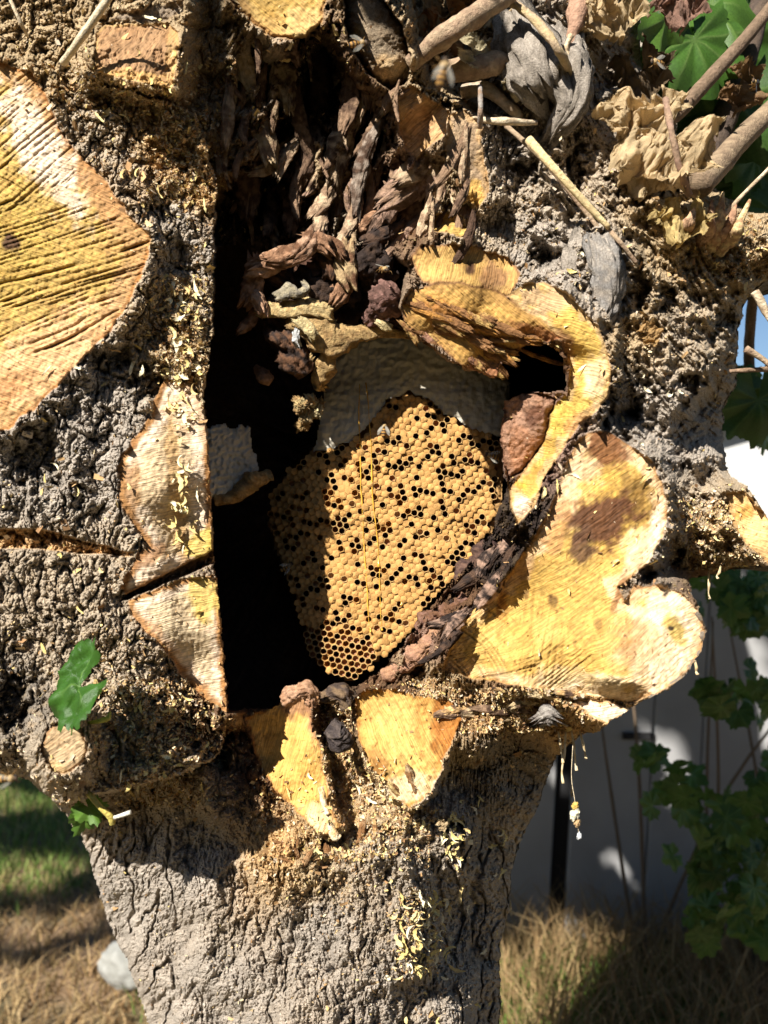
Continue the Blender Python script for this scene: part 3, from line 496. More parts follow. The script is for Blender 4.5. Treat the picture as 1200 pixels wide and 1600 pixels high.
# top limb end
cut('cut_face', [(352, -90), (358, 0), (378, 20), (402, 42), (430, 58), (455, 63), (482, 56), (502, 32), (512, 0), (515, -90)], [(430, 30, -.03), (430, -60, -.03)], [(.42, .26, .1), (.66, .50, .2), (.58, .42, .13)], 6, 20, [('line', 15, 9, .0015, 41)], [(470, 30, 34, 30, 0, (.74, .60, .30), .7), (375, 20, 20, 30, 0, (.4, .25, .1), .7)], bulge=(.006, 8), label='yellow striped limb end at the top edge', seed=5)
# grey snag
cut('snag', [(542, -90), (590, -90), (600, 0), (628, 42), (642, 92), (636, 128), (612, 142), (580, 122), (562, 100), (545, 72), (538, 30)], [(590, 0, -.05), (600, 120, -.045)], [(.30, .22, .14), (.36, .31, .25), (.38, .34, .28)], 6, 20, [], [(605, 110, 34, 30, 0, (.68, .56, .38), .95), (560, 65, 16, 24, 0, (.6, .48, .26), .7), (575, 118, 10, 12, 0, (.1, .05, .03), .9)], bulge=(.03, 42), mat=M_bark, label='smooth grey broken stub with cream lower end', seed=6)
cut('cut_face', [(618, 148), (640, 132), (665, 150), (702, 172), (694, 208), (668, 235), (648, 248), (630, 220), (620, 185)], [(640, 140, -.03), (690, 200, -.015), (650, 240, -.01)], [(.5, .33, .17), (.62, .45, .26), (.56, .38, .22)], 3, 14, [('line', 108, 8, .0014, 51)], [], seed=7)
cut('cut_face', [(702, 178), (725, 172), (752, 190), (756, 250), (766, 300), (748, 328), (728, 308), (716, 272), (694, 232)], [(720, 190, -.025), (755, 310, -.02)], [(.5, .36, .2), (.56, .43, .27), (.44, .36, .27)], 3, 8, [('line', 70, 9, .0010, 61)], [(742, 300, 24, 22, 0, (.66, .46, .15), .9), (720, 255, 9, 16, -30, dk, .9)], seed=8, mat=M_rot)
cut('cut_face', [(672, 340), (690, 332), (722, 338), (738, 358), (734, 374), (712, 366), (690, 362), (672, 360)], [(700, 350, -.005)], [(.5, .36, .15), (.60, .45, .16)], 3, 8, [('line', 60, 8, .0014, 71)], [], seed=9)
cut('rotten_wood', [(640, 400), (655, 388), (700, 380), (745, 385), (790, 402), (812, 425), (800, 462), (760, 468), (700, 452), (660, 440), (648, 420)], [(650, 410, -.03), (790, 420, -.02)], [(.3, .18, .09), (.55, .38, .15), (.56, .40, .15)], 4, 12, [('arc', 690, 560, 11, .0028, 81)], [(735, 420, 10, 16, 0, dk, .95), (770, 435, 26, 26, 0, (.25, .14, .08), .8)], seed=10)
# main knot
cut('knot', [(626, 476), (640, 455), (680, 440), (720, 440), (780, 455), (812, 475), (862, 500), (882, 528), (850, 536), (805, 548), (785, 562), (776, 592), (745, 580), (715, 570), (690, 545), (660, 527), (632, 508)],
    [(630, 480, -.035), (700, 460, -.04), (700, 540, -.025), (780, 580, -.012), (800, 480, -.03), (870, 520, -.015)], [(.26, .15, .07), (.50, .33, .12), (.56, .38, .13)], 4, 14, [('arc', 640, 600, 9, .0026, 91), ('line', 115, 15, .0022, 95)],
    [(700, 490, 50, 26, 20, (.42, .20, .06), .8), (760, 520, 50, 20, 15, (.40, .22, .07), .7), (740, 478, 90, 8, 16, (.70, .48, .16), .6), (760, 575, 30, 16, 10, (.34, .16, .1), .8), (840, 520, 50, 12, 20, (.34, .15, .07), .8)], seed=11, label='split ochre knot overhanging the honeycomb', rag=.6)
cut('knot_rim', [(792, 462), (815, 445), (850, 440), (885, 458), (915, 490), (935, 512), (948, 545), (956, 580), (950, 622), (925, 648), (905, 662), (878, 705), (852, 745), (836, 790), (808, 820), (797, 795), (796, 765), (822, 730), (850, 680), (862, 640), (888, 612), (890, 570), (878, 532), (846, 500), (812, 482)],
    [(800, 460, -.03), (930, 520, -.045), (930, 600, -.045), (885, 580, -.02), (850, 700, -.045), (805, 800, -.04)], [(.44, .32, .16), (.66, .52, .28), (.64, .48, .14)], 3, 10, [('line', 90, 9, .0019, 101), ('line', 60, 6, .0012, 105)],
    [(930, 590, 20, 44, 5, (.78, .66, .46), .95), (880, 550, 18, 40, 0, (.36, .2, .1), .8), (870, 640, 20, 40, 20, (.68, .56, .14), .8), (815, 790, 16, 22, 20, wht, .95), (812, 758, 12, 8, 0, (.66, .42, .06), .8), (850, 470, 44, 22, 10, (.54, .42, .30), .8), (900, 660, 30, 12, -40, (.5, .3, .14), .6)], seed=12, label='curved yellow rim of wood right of the cavity', rag=.3)
# pink-brown plate inside
cut('rotten_wood', [(786, 622), (800, 612), (850, 614), (868, 624), (858, 660), (845, 700), (815, 738), (795, 752), (786, 720), (780, 690), (786, 660)], [(800, 640, .015), (850, 630, .0), (800, 740, .02)], [(.18, .1, .07), (.34, .22, .17), (.37, .25, .20)], 4, 12, [], [(815, 700, 24, 36, 10, (.42, .24, .16), .7), (835, 650, 20, 20, 0, (.14, .07, .05), .8)], bulge=(.012, 14), mat=M_rot, seed=13, noise=.0012, label='purplish brown rotten plate beside the comb')
# big right face
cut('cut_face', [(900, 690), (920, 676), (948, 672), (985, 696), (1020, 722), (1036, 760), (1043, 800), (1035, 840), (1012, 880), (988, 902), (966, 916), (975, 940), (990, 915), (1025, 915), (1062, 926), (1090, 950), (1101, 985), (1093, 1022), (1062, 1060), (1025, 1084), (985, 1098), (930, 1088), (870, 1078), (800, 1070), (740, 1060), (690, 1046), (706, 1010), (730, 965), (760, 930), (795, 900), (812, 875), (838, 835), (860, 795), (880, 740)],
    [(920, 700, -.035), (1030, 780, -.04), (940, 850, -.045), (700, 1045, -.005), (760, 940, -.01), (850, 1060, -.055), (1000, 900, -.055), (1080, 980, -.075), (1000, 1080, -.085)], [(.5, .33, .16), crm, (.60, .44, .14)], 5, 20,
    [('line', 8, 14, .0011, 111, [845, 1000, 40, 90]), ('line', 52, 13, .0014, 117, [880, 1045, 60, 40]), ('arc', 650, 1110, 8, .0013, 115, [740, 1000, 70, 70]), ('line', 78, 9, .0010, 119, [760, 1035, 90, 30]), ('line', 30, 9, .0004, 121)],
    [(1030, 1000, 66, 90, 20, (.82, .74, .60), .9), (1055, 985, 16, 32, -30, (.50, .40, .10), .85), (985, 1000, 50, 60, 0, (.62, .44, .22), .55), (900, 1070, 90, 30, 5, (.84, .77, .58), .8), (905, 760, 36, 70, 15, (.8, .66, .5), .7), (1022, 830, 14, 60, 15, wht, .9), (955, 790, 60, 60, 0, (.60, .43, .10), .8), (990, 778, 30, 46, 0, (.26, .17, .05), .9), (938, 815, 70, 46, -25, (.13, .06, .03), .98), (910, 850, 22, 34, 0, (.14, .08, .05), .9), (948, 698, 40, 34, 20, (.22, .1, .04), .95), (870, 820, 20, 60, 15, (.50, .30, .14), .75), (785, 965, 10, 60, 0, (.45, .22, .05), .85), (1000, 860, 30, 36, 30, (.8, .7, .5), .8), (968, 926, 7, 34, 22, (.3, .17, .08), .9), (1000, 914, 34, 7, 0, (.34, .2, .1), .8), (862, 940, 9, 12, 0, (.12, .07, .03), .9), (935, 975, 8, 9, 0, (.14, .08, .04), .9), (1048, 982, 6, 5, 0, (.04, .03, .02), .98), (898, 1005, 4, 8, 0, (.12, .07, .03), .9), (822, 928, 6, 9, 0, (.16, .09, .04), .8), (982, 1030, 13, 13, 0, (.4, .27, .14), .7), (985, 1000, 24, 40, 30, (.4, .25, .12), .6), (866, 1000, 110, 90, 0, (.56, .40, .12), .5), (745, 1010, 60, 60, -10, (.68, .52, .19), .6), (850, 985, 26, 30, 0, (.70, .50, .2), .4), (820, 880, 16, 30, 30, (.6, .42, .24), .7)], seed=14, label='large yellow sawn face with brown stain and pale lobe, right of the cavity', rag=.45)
cut('splinter', [(868, 1088), (905, 1090), (985, 1104), (975, 1118), (945, 1132), (930, 1122), (900, 1100)], [(870, 1090, -.05), (980, 1110, -.055)], [(.66, .5, .3), wht], 3, 9, [('line', 75, 8, .0012, 121)], seed=15)
# bottom faces
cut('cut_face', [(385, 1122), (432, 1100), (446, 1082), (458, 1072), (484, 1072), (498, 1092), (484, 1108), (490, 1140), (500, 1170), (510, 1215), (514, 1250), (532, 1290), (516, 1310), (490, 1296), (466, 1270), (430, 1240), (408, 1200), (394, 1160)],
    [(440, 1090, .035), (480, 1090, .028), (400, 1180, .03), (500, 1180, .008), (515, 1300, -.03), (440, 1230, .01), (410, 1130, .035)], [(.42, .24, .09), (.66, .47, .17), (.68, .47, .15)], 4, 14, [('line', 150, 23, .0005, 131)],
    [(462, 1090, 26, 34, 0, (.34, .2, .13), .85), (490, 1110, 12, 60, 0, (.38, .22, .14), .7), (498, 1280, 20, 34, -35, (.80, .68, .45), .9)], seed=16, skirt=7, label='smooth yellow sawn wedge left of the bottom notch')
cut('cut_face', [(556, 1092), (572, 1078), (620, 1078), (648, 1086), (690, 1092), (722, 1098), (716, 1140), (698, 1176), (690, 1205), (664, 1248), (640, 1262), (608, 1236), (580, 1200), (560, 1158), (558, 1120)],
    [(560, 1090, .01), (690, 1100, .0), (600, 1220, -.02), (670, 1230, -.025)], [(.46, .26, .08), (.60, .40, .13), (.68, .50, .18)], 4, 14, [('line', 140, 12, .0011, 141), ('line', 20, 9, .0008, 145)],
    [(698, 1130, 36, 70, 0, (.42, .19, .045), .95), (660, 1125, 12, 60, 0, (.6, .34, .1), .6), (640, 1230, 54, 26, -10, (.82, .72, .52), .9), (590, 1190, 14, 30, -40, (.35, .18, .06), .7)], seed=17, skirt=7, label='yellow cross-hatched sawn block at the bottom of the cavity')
cut('cut_face', [(1135, 770), (1165, 768), (1196, 808), (1290, 820), (1290, 885), (1200, 880), (1165, 850), (1145, 820)], [(1150, 790, -.01), (1220, 850, -.02)], [(.5, .34, .16), (.76, .58, .30)], 4, 12, [('line', 60, 20, .0006, 151)], [(1160, 800, 16, 14, 0, (.62, .38, .1), .8)], seed=18, label='small tan sawn face at the right edge')
cut('branch_stub', [(68, 1150), (80, 1135), (104, 1128), (126, 1138), (138, 1160), (132, 1186), (112, 1206), (88, 1208), (70, 1190), (64, 1168)], [(100, 1165, -.095)], [(.34, .22, .12), (.6, .5, .34), (.56, .46, .32)], 5, 9, [], [(90, 1200, 26, 10, 20, (.66, .52, .3), .8)], seed=19, bulge=(.004, 6), label='short round cut stub at lower left')
D += .02 * k2m; C = C * (1 - k2m[..., None] * .6) + np.array((.3, .17, .08)) * k2m[..., None] * .6
# dark stains inside the cavity edge only where the wood itself is rotten
keepv = (DS > -1.5) & (DH < 1.5)

# --- split the sheet into objects that share the same surface
tree = tag(empty('tree', (0, .12, 0)), 'old tree trunk sawn open at a hollow, with rough grey bark and yellow cut wood', 'tree')
TO = np.array(tree.location)
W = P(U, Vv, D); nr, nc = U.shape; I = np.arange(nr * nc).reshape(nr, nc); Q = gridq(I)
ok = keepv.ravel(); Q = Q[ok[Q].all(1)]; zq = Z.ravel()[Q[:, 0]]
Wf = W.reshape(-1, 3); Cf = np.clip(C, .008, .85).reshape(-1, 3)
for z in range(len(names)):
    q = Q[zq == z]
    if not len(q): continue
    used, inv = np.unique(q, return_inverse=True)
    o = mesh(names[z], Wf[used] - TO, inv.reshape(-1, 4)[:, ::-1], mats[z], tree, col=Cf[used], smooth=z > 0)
    if labs[z]: o['label'] = labs[z]

def sampD(u, v):
    j = np.clip(((np.asarray(u) + 70) / STEP).astype(int), 0, nc - 1); i = np.clip(((np.asarray(v) + 70) / STEP).astype(int), 0, nr - 1)
    return D[i, j]
def resample(poly, st=4.):
    out = []
    for i in range(len(poly)):
        a = np.array(poly[i], float); b = np.array(poly[(i + 1) % len(poly)], float); n = max(1, int(np.hypot(*(b - a)) / st))
        out += [a + (b - a) * k / n for k in range(n)]
    return np.array(out)
def unwarp(p):
    q = p.copy()
    for _ in range(6): wu, wv = warp(q[:, 0], q[:, 1]); q = q + (p - np.stack([wu, wv], 1)) * .8
    return q
# hollow: rings from the hole's edge back into the trunk
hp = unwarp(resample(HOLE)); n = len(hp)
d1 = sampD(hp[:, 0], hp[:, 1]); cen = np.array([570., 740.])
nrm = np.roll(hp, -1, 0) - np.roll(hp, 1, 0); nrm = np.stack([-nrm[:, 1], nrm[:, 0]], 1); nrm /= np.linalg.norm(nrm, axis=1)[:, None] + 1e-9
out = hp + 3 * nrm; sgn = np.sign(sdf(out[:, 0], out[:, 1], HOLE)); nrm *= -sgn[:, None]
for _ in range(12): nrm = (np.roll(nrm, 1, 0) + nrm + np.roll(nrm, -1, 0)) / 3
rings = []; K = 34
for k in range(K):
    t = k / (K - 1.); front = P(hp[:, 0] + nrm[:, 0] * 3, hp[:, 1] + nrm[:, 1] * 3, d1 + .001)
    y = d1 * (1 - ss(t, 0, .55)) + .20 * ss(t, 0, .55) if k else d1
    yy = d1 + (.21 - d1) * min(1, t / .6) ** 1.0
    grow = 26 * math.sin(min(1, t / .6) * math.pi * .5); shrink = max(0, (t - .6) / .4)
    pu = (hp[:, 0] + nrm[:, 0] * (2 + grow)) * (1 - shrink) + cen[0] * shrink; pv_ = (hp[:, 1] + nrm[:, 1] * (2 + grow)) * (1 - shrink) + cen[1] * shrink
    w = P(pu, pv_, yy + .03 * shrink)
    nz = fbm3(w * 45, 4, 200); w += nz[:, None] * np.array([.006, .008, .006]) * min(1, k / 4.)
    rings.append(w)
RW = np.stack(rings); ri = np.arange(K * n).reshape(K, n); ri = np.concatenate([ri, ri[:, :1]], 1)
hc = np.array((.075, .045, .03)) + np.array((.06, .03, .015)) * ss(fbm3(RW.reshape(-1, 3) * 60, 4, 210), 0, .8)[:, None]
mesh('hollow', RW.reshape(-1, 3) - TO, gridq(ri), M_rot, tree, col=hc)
# sides and back of the trunk
tp = unwarp(resample(TREE, 8.)); n = len(tp); d2 = sampD(tp[:, 0], tp[:, 1]); rings = []
for k in range(9):
    t = k / 8.; s = 1 - .5 * (1 - math.cos(t * math.pi / 2)) * 1.2; cc = np.stack([np.clip(tp[:, 0], 430, 560) * 1.0, tp[:, 1]], 1)
    pu = cc[:, 0] + (tp[:, 0] - cc[:, 0]) * s; w = P(pu, tp[:, 1], d2) ; yb = d2 + (.34 - d2) * math.sin(t * math.pi / 2)
    w[:, 1] = yb; w += fbm3(w * 30, 4, 220)[:, None] * .008 * min(1, k); rings.append(w)
RW = np.stack(rings); ri = np.arange(9 * n).reshape(9, n); ri = np.concatenate([ri, ri[:, :1]], 1)
mesh('bark_back', RW.reshape(-1, 3) - TO, gridq(ri)[:, ::-1], M_bark, tree, col=np.ones((9 * n, 3)) * np.array(gd))
# closing back sheet
bu, bv = np.meshgrid(np.linspace(-40, 1250, 60), np.linspace(-80, 1680, 80)); sb = sdf(bu, bv, TREE)
Wb = P(bu, bv, np.full(bu.shape, 0.)); cx = np.clip(bu, 430, 560); Wb = P(cx + (bu - cx) * .42, bv, np.full(bu.shape, 0.)); Wb[..., 1] = .335; Wb += fbm3(Wb * 20, 3, 230)[..., None] * .01
ib = gridq(np.arange(60 * 80).reshape(80, 60)); okb = (sb.ravel() > -20)[ib].all(1)
mesh('bark_back', Wb.reshape(-1, 3) - TO, ib[okb], M_bark, tree, col=np.ones((4800, 3)) * np.array(gd))
# stem down to the ground and limbs above the frame
zb = PP(510, 1660, 0).z
tube('stem', [(-.04, .175, zb + .03), (-.035, .16, zb - .2), (-.03, .16, .12), (-.02, .17, -.06)], [.12, .15, .18, .24], M_bark, [g, gd], tree, sides=90, seg=40, rough=.03, nfr=25, amp2=.003)
for (a, b, r0) in [((-.22, .2, 1.5), (-.8, .3, 2.5), .08), ((-.06, .2, 1.5), (-.1, .35, 2.7), .09), ((.1, .18, 1.5), (.3, .25, 2.6), .06), ((.2, .2, 1.45), (.7, .5, 2.6), .05)]:
    m1 = (np.array(a) + np.array(b)) / 2 + np.array((.03, .02, 0)); tube('limb', [a, m1, b], [r0, r0 * .7, r0 * .4], M_bark, [g, gd], tree, sides=20, seg=14, rough=.08, nfr=20)
# crown overhead that shades the fence and the lawn
lv, lf, lc = leaf_mesh(5, 1., .35, .12, 1, rings=1); lsub = np.arange(1, len(lv))
ang = np.linspace(-2.9, 2.9, 11); lr = np.where(np.arange(11) % 2 == 1, .62, .40)
L0 = np.concatenate([[[0, 0, 0]], np.stack([np.sin(ang) * lr, .06 * np.cos(ang * 2), np.cos(ang) * lr], 1)]); LF = np.stack([np.zeros(10, int), np.arange(1, 11), np.arange(2, 12)], 1)
r = np.random.default_rng(12); n = 9500
cxr = r.uniform(-4., 3.6, n * 4); cyr = r.uniform(-3.6, 2.4, n * 4); czr = 1.9 + 3.4 * r.random(n * 4) ** 1.5
dens = fbm(cxr * 1.1, cyr * 1.1 + czr, 3, 240) > -.52
xi = cxr - .71 * cyr; zi = czr + .98 * cyr      # where each leaf's shadow falls
safe = (zi > np.where(xi < .05, 1.52, 1.95)) & ((xi > -1.25) | (fbm(xi * 3.2, zi * 3.2, 3, 247) > .05)) & (zi < 4) & (czr > CZ + .66 * (cyr - CY) + .12) & dens
for q, (hu_, hv2, hr_) in enumerate([(955, 1340, .105), (988, 1388, .085), (1012, 1430, .09), (1020, 1150, .085), (1070, 1205, .085), (1140, 1030, .09), (1185, 1035, .10), (1165, 1235, .10), (865, 1430, .08), (852, 1225, .07), (1050, 1250, .08), (1110, 1110, .08), (1190, 1100, .1), (1058, 1360, .085), (1130, 1400, .085), (930, 1480, .09), (1010, 1500, .12), (1100, 1480, .10), (1085, 1300, .09), (1180, 1330, .09), (1150, 950, .10), (1180, 1180, .09)]):
    p0 = PP(hu_, hv2, 1.5); safe &= np.hypot(xi - (p0.x - .71 * p0.y), (zi - (p0.z + .98 * p0.y)) * .75) > hr_ * (.62 if q < 3 or q in (15, 16) else .8)
cxr, cyr, czr = cxr[safe][:n], cyr[safe][:n], czr[safe][:n]; n = len(cxr)
def rotm(r, n):
    q = r.normal(size=(n, 4)); q /= np.linalg.norm(q, axis=1)[:, None]; w, x, y, z = q.T
    return np.stack([np.stack([1 - 2 * (y * y + z * z), 2 * (x * y - z * w), 2 * (x * z + y * w)], 1), np.stack([2 * (x * y + z * w), 1 - 2 * (x * x + z * z), 2 * (y * z - x * w)], 1), np.stack([2 * (x * z - y * w), 2 * (y * z + x * w), 1 - 2 * (x * x + y * y)], 1)], 1)
RM = rotm(r, n); sz = r.uniform(.10, .17, n)
VV = np.einsum('nij,kj->nki', RM, L0) * sz[:, None, None] + np.stack([cxr, cyr, czr], 1)[:, None]
cl = np.array((.07, .13, .03)) * r.uniform(.7, 1.4, (n, 1))
o = mesh('foliage', VV.reshape(-1, 3) - TO, (LF[None] + 12 * np.arange(n)[:, None, None]).reshape(-1, 3), M_leaf, tree, col=np.repeat(cl, 12, 0)); o['kind'] = 'stuff'

# ================================================================ HONEYCOMB
COMBY = .062
def cy_(u, v): return COMBY + .010 * ((u - 620) / 180) ** 2 + .004 * perlin(np.asarray(u) / 90., np.asarray(v) / 90., 300) + .012 * np.clip((620 - v) / 120., 0, 1) + .05 * np.clip((505 - np.asarray(u)) / 85., 0, 1.2) ** 1.4
COMB = [(520, 556), (560, 530), (610, 512), (660, 520), (710, 560), (790, 585), (800, 600), (792, 645), (780, 690), (776, 740), (777, 775), (766, 818), (742, 862), (705, 905), (668, 950), (630, 1000), (600, 1028), (570, 1052), (545, 1068), (528, 1060), (505, 1048), (488, 1028), (476, 990), (462, 945), (446, 900), (430, 860), (416, 815), (420, 775), (446, 742), (478, 712), (494, 690), (500, 650), (506, 610)]
HONEY = [(480, 500), (830, 500), (830, 668), (790, 690), (758, 682), (728, 672), (690, 648), (668, 628), (640, 616), (604, 634), (590, 652), (574, 676), (556, 690), (520, 706), (484, 712), (470, 700)]
z1 = [(578,643),(645,660),(655,722),(750,638),(797,594),(842,552),(890,514),(960,588),(1020,603),(825,713),(773,753),(1088,395),(683,837),(640,880),(565,802),(430,920),(460,1040),(360,1058),(750,915),(763,976),(718,1013),(673,1056),(687,1115),(748,1133),(795,1095),(805,1158),(665,1000),(853,890),(914,911),(935,750),(990,708),(950,808),(1010,832),(962,872),(1022,890),(1092,685),(1103,746),(1058,787),(1117,808),(1135,641),(1190,657),(985,990),(940,1033),(907,1133),(1145,987),(1112,1090),(1180,1168),(325,1160),(390,1170),(415,1080)]
z2 = [(55,212),(113,235),(297,294),(403,255),(452,207),(516,222),(420,318),(482,332),(580,306),(492,398),(550,408),(443,445),(394,492),(560,472),(738,457),(694,562),(816,531),(826,590),(896,602),(946,557),(1003,523),(992,600),(22,552),(83,573),(127,531),(290,521),(199,608),(270,689),(163,716),(222,735),(60,742),(116,760),(175,781),(338,771),(83,864),(466,569),(525,583),(477,632),(537,648),(432,677),(653,672),(667,735),(775,702),(846,718),(830,652),(560,770),(511,818),(572,833),(633,847),(691,861),(739,813),(527,878),(306,875),(152,942),(47,967),(167,1004),(118,1046),(177,1066),(130,1108),(62,1027),(271,982),(331,994),(282,1040),(388,1014),(450,1030),(521,1106),(534,1170),(783,1000),(844,1018),(735,1042),(688,1093),(614,1018),(541,940),(555,1000),(890,967),(942,922),(306,1160),(941,817),(1003,941),(1020,1010),(910,735),(258,1192),(655,1190)]
z3 = [(513,75),(570,97),(610,58),(670,78),(727,97),(771,62),(829,79),(873,40),(787,120),(843,143),(739,160),(793,182),(980,20),(1095,57),(1152,75),(1060,162),(1015,195),(1163,140),(1122,240),(1080,280),(600,219),(760,278),(770,340),(738,438),(646,519),(875,320),(921,281),(937,343),(889,383),(956,463),(1072,503),(1130,525),(1084,565),(1140,585),(1190,545),(616,620),(672,640),(715,602),(630,683),(684,706),(575,655),(580,720),(837,646),(948,688),(1004,705),(1106,685),(813,804),(868,825),(928,846),(822,865),(560,878),(619,899),(458,893),(731,944),(743,1008),(845,984),(804,1030),(692,1042),(853,1045),(745,1068),(812,1088),(914,1068),(971,1090),(868,1108),(1050,947),(1058,1010),(1160,989),(660,1140),(720,1163),(777,1185),(882,1167),(937,1182),(1040,1167),(1128,1090),(1183,1105),(520,410),(535,475),(437,487),(495,237),(433,216),(412,97),(367,135),(405,315),(387,250),(458,612),(405,650),(525,700),(490,790),(1190,320),(1185,830)]
z4 = [(152,38),(210,50),(255,10),(320,27),(441,61),(546,36),(285,129),(16,97),(18,160),(72,178),(30,218),(40,280),(359,209),(419,224),(309,251),(203,273),(157,316),(527,197),(588,216),(287,413),(346,436),(359,500),(376,562),(181,437),(28,500),(147,543),(101,585),(54,627),(216,625),(282,643),(341,661),(173,664),(438,575),(499,600),(560,612),(447,641),(575,673),(468,704),(785,100),(849,114),(804,166),(868,183),(897,72),(948,33),(962,92),(768,270),(720,310),(828,290),(669,354),(735,375),(624,402),(688,420),(579,444),(640,467),(704,482),(160,887),(113,930),(66,965),(20,1010),(83,1035),(188,1018),(140,1056),(45,1132),(380,850),(427,813),(10,665)]
opens = [(400 + a / 6, 600 + b / 6) for a, b in z1] + [(600 + a / 6, 600 + b / 6) for a, b in z2] + [(400 + a / 6, 800 + b / 6) for a, b in z3] + [(600 + a / 6, 800 + b / 6) for a, b in z4]
BOT = [(500, 975), (520, 985), (545, 985), (556, 1000), (580, 1000), (586, 1030), (575, 1048), (545, 1066), (528, 1060), (505, 1048), (484, 1028), (470, 1005), (478, 985)]
A1 = np.array((10.1, 2.43)); A2 = np.array((2.95, 9.97)); OG = np.array((685.0, 736.3))
cells = []
for m in range(-60, 40):
    for n_ in range(-40, 50):
        c0 = OG + m * A1 + n_ * A2
        if 400 < c0[0] < 810 and 500 < c0[1] < 1080: cells.append(c0)
cells = np.array(cells); cells += np.stack([1.1 * perlin(cells[:, 0] / 60, cells[:, 1] / 60, 310), 1.1 * perlin(cells[:, 0] / 60, cells[:, 1] / 60, 312)], 1)
ins = sdf(cells[:, 0], cells[:, 1], COMB); hon = sdf(cells[:, 0], cells[:, 1], HONEY); bot = sdf(cells[:, 0], cells[:, 1], BOT)
keep = (ins > 1.5 + 5 * perlin(cells[:, 0] / 30, cells[:, 1] / 30, 315)) & (hon < 2); cells = cells[keep]; bot = bot[keep]; ins = ins[keep]; hon = hon[keep]
isop = np.zeros(len(cells), bool)
for q in opens:
    dd = np.hypot(*(cells - np.array(q)).T); j = np.argmin(dd)
    if dd[j] < 8: isop[j] = True
rr_ = np.random.default_rng(5)
isop |= (bot > 0) & (rr_.random(len(cells)) < .95)
isop |= (cells[:, 0] < 484) & (rr_.random(len(cells)) < .25)
isop |= (ins < 9) & (cells[:, 0] > 740) & (cells[:, 1] > 690) & (cells[:, 1] < 780) & (rr_.random(len(cells)) < .7)
comb = tag(empty('honeycomb', tuple(PP(620, 800, COMBY))), 'large golden honeycomb with scattered open cells hanging in the hollow', 'honeycomb')
CO = np.array(comb.location)
M_cap = material('capped_brood_wax', (.48, .265, .085), rough=.7, bump=1, bscale=900, var=.28, vscale=170, bdist=.0004, spec=.25)
M_rim = material('cell_rim_wax', (.48, .31, .12), rough=.5, var=.12, vscale=300)
M_in = material('cell_inside_brown', (.12, .035, .014), rough=.45, var=.3, vscale=300)
M_in2 = material('cell_inside_amber', (.28, .12, .04), rough=.45, var=.3, vscale=300)
M_in3 = material('cell_inside_larva', (.42, .26, .13), rough=.5, var=.3, vscale=300)
M_slab = material('comb_side_wax', (.30, .17, .06), rough=.7, bump=.6, bscale=300, var=.3, vscale=120)
M_hon = material('honey_capping_wax', (.54, .50, .41), rough=.6, bump=.8, bscale=900, var=.12, vscale=90, bdist=.0006)
PIT = .00055                                # metres per pixel of the photograph at the comb
HEX = [np.array([math.cos(R(43.5 + 60 * i)), math.sin(R(43.5 + 60 * i))]) for i in range(6)]
def capm(seed):
    r = np.random.default_rng(seed); V = []; Fq = []; ring = []
    for rad, h in ((1.0, -.0001), (.9, -.0003), (.62, -.00075), (.3, -.00095)):
        rr = 3.28e-3 * rad * (1 + .05 * r.normal(size=12)) if rad < 1 else np.full(12, 3.28e-3) * (1 + .0 * r.normal(size=12))
        base = len(V); ring.append(base)
        for i in range(12):
            a = R(43.5 + 30 * i); k = (1 if i % 2 == 0 else .866); k = k * (1 if rad > .8 else .96) if rad > .5 else .95
            V.append((math.cos(a) * rr[i] * k, h * (1 + .25 * r.normal()), -math.sin(a) * rr[i] * k))
    V.append((0, -.0009 + .0005 * r.normal(), 0)); t = len(V) - 1
    for a, b in zip(ring[:-1], ring[1:]):
        for i in range(12): Fq.append((a + i, a + (i + 1) % 12, b + (i + 1) % 12, b + i))
    Ft = [(ring[-1] + i, ring[-1] + (i + 1) % 12, t) for i in range(12)]
    return np.array(V), [np.array(Fq), np.array(Ft)]
def openm(seed, depth, jag=0):
    r = np.random.default_rng(seed); V = []
    prof = [(1.0, .0), (1.0, -.0006), (.90, -.00095), (.80, -.0005), (.78, .001), (.76, depth * .6), (.70, depth)]
    for rad, h in prof:
        for i in range(12):
            a = R(43.5 + 30 * i); k = 1 if i % 2 == 0 else .866
            if rad < .85: k = .93 + .07 * (k - .866) / .134 - .02
            jj = 1 + (.03 * r.normal() if rad < 1 else 0); V.append((math.cos(a) * 3.28e-3 * rad * k * jj, h + (jag * r.normal() if .85 < rad < .95 else 0), -math.sin(a) * 3.28e-3 * rad * k * jj))
    V.append((0, depth * 1.05, 0)); Fq = []; mi = []
    for j in range(len(prof) - 1):
        for i in range(12): Fq.append((j * 12 + i, j * 12 + (i + 1) % 12, (j + 1) * 12 + (i + 1) % 12, (j + 1) * 12 + i)); mi.append(0 if j < 3 else 1)
    k = (len(prof) - 1) * 12; Ft = [(k + i, k + (i + 1) % 12, 84) for i in range(12)]
    return np.array(V), [np.array(Fq), np.array(Ft)], mi + [1] * 12
capp = []; protos = {}
for i in range(5):
    V, Fa = capm(i); me = mesh('cell_cap', V, Fa, M_cap); capp.append((me.data, V, Fa)); bpy.data.objects.remove(me)
openp = []
for i in range(9):
    V, Fa, mi = openm(20 + i, [.008, .009, .0075, .004, .0085, .0025, .009, .0075, .003][i], .0002); m2 = [M_in, M_in, M_in2, M_in3, M_in, M_in2, M_in, M_in, M_in2][i]
    me = mesh('open_cell', V, Fa, [M_rim, m2], midx=mi); openp.append(me.data); bpy.data.objects.remove(me)
no = nc_ = 0; SV, SF4, SF3 = [], [], []; vo = 0
order = np.argsort(-(ins * 0 + cells[:, 0] * .5 + rr_.random(len(cells)) * 300))
pos = P(cells[:, 0], cells[:, 1], cy_(cells[:, 0], cells[:, 1]))
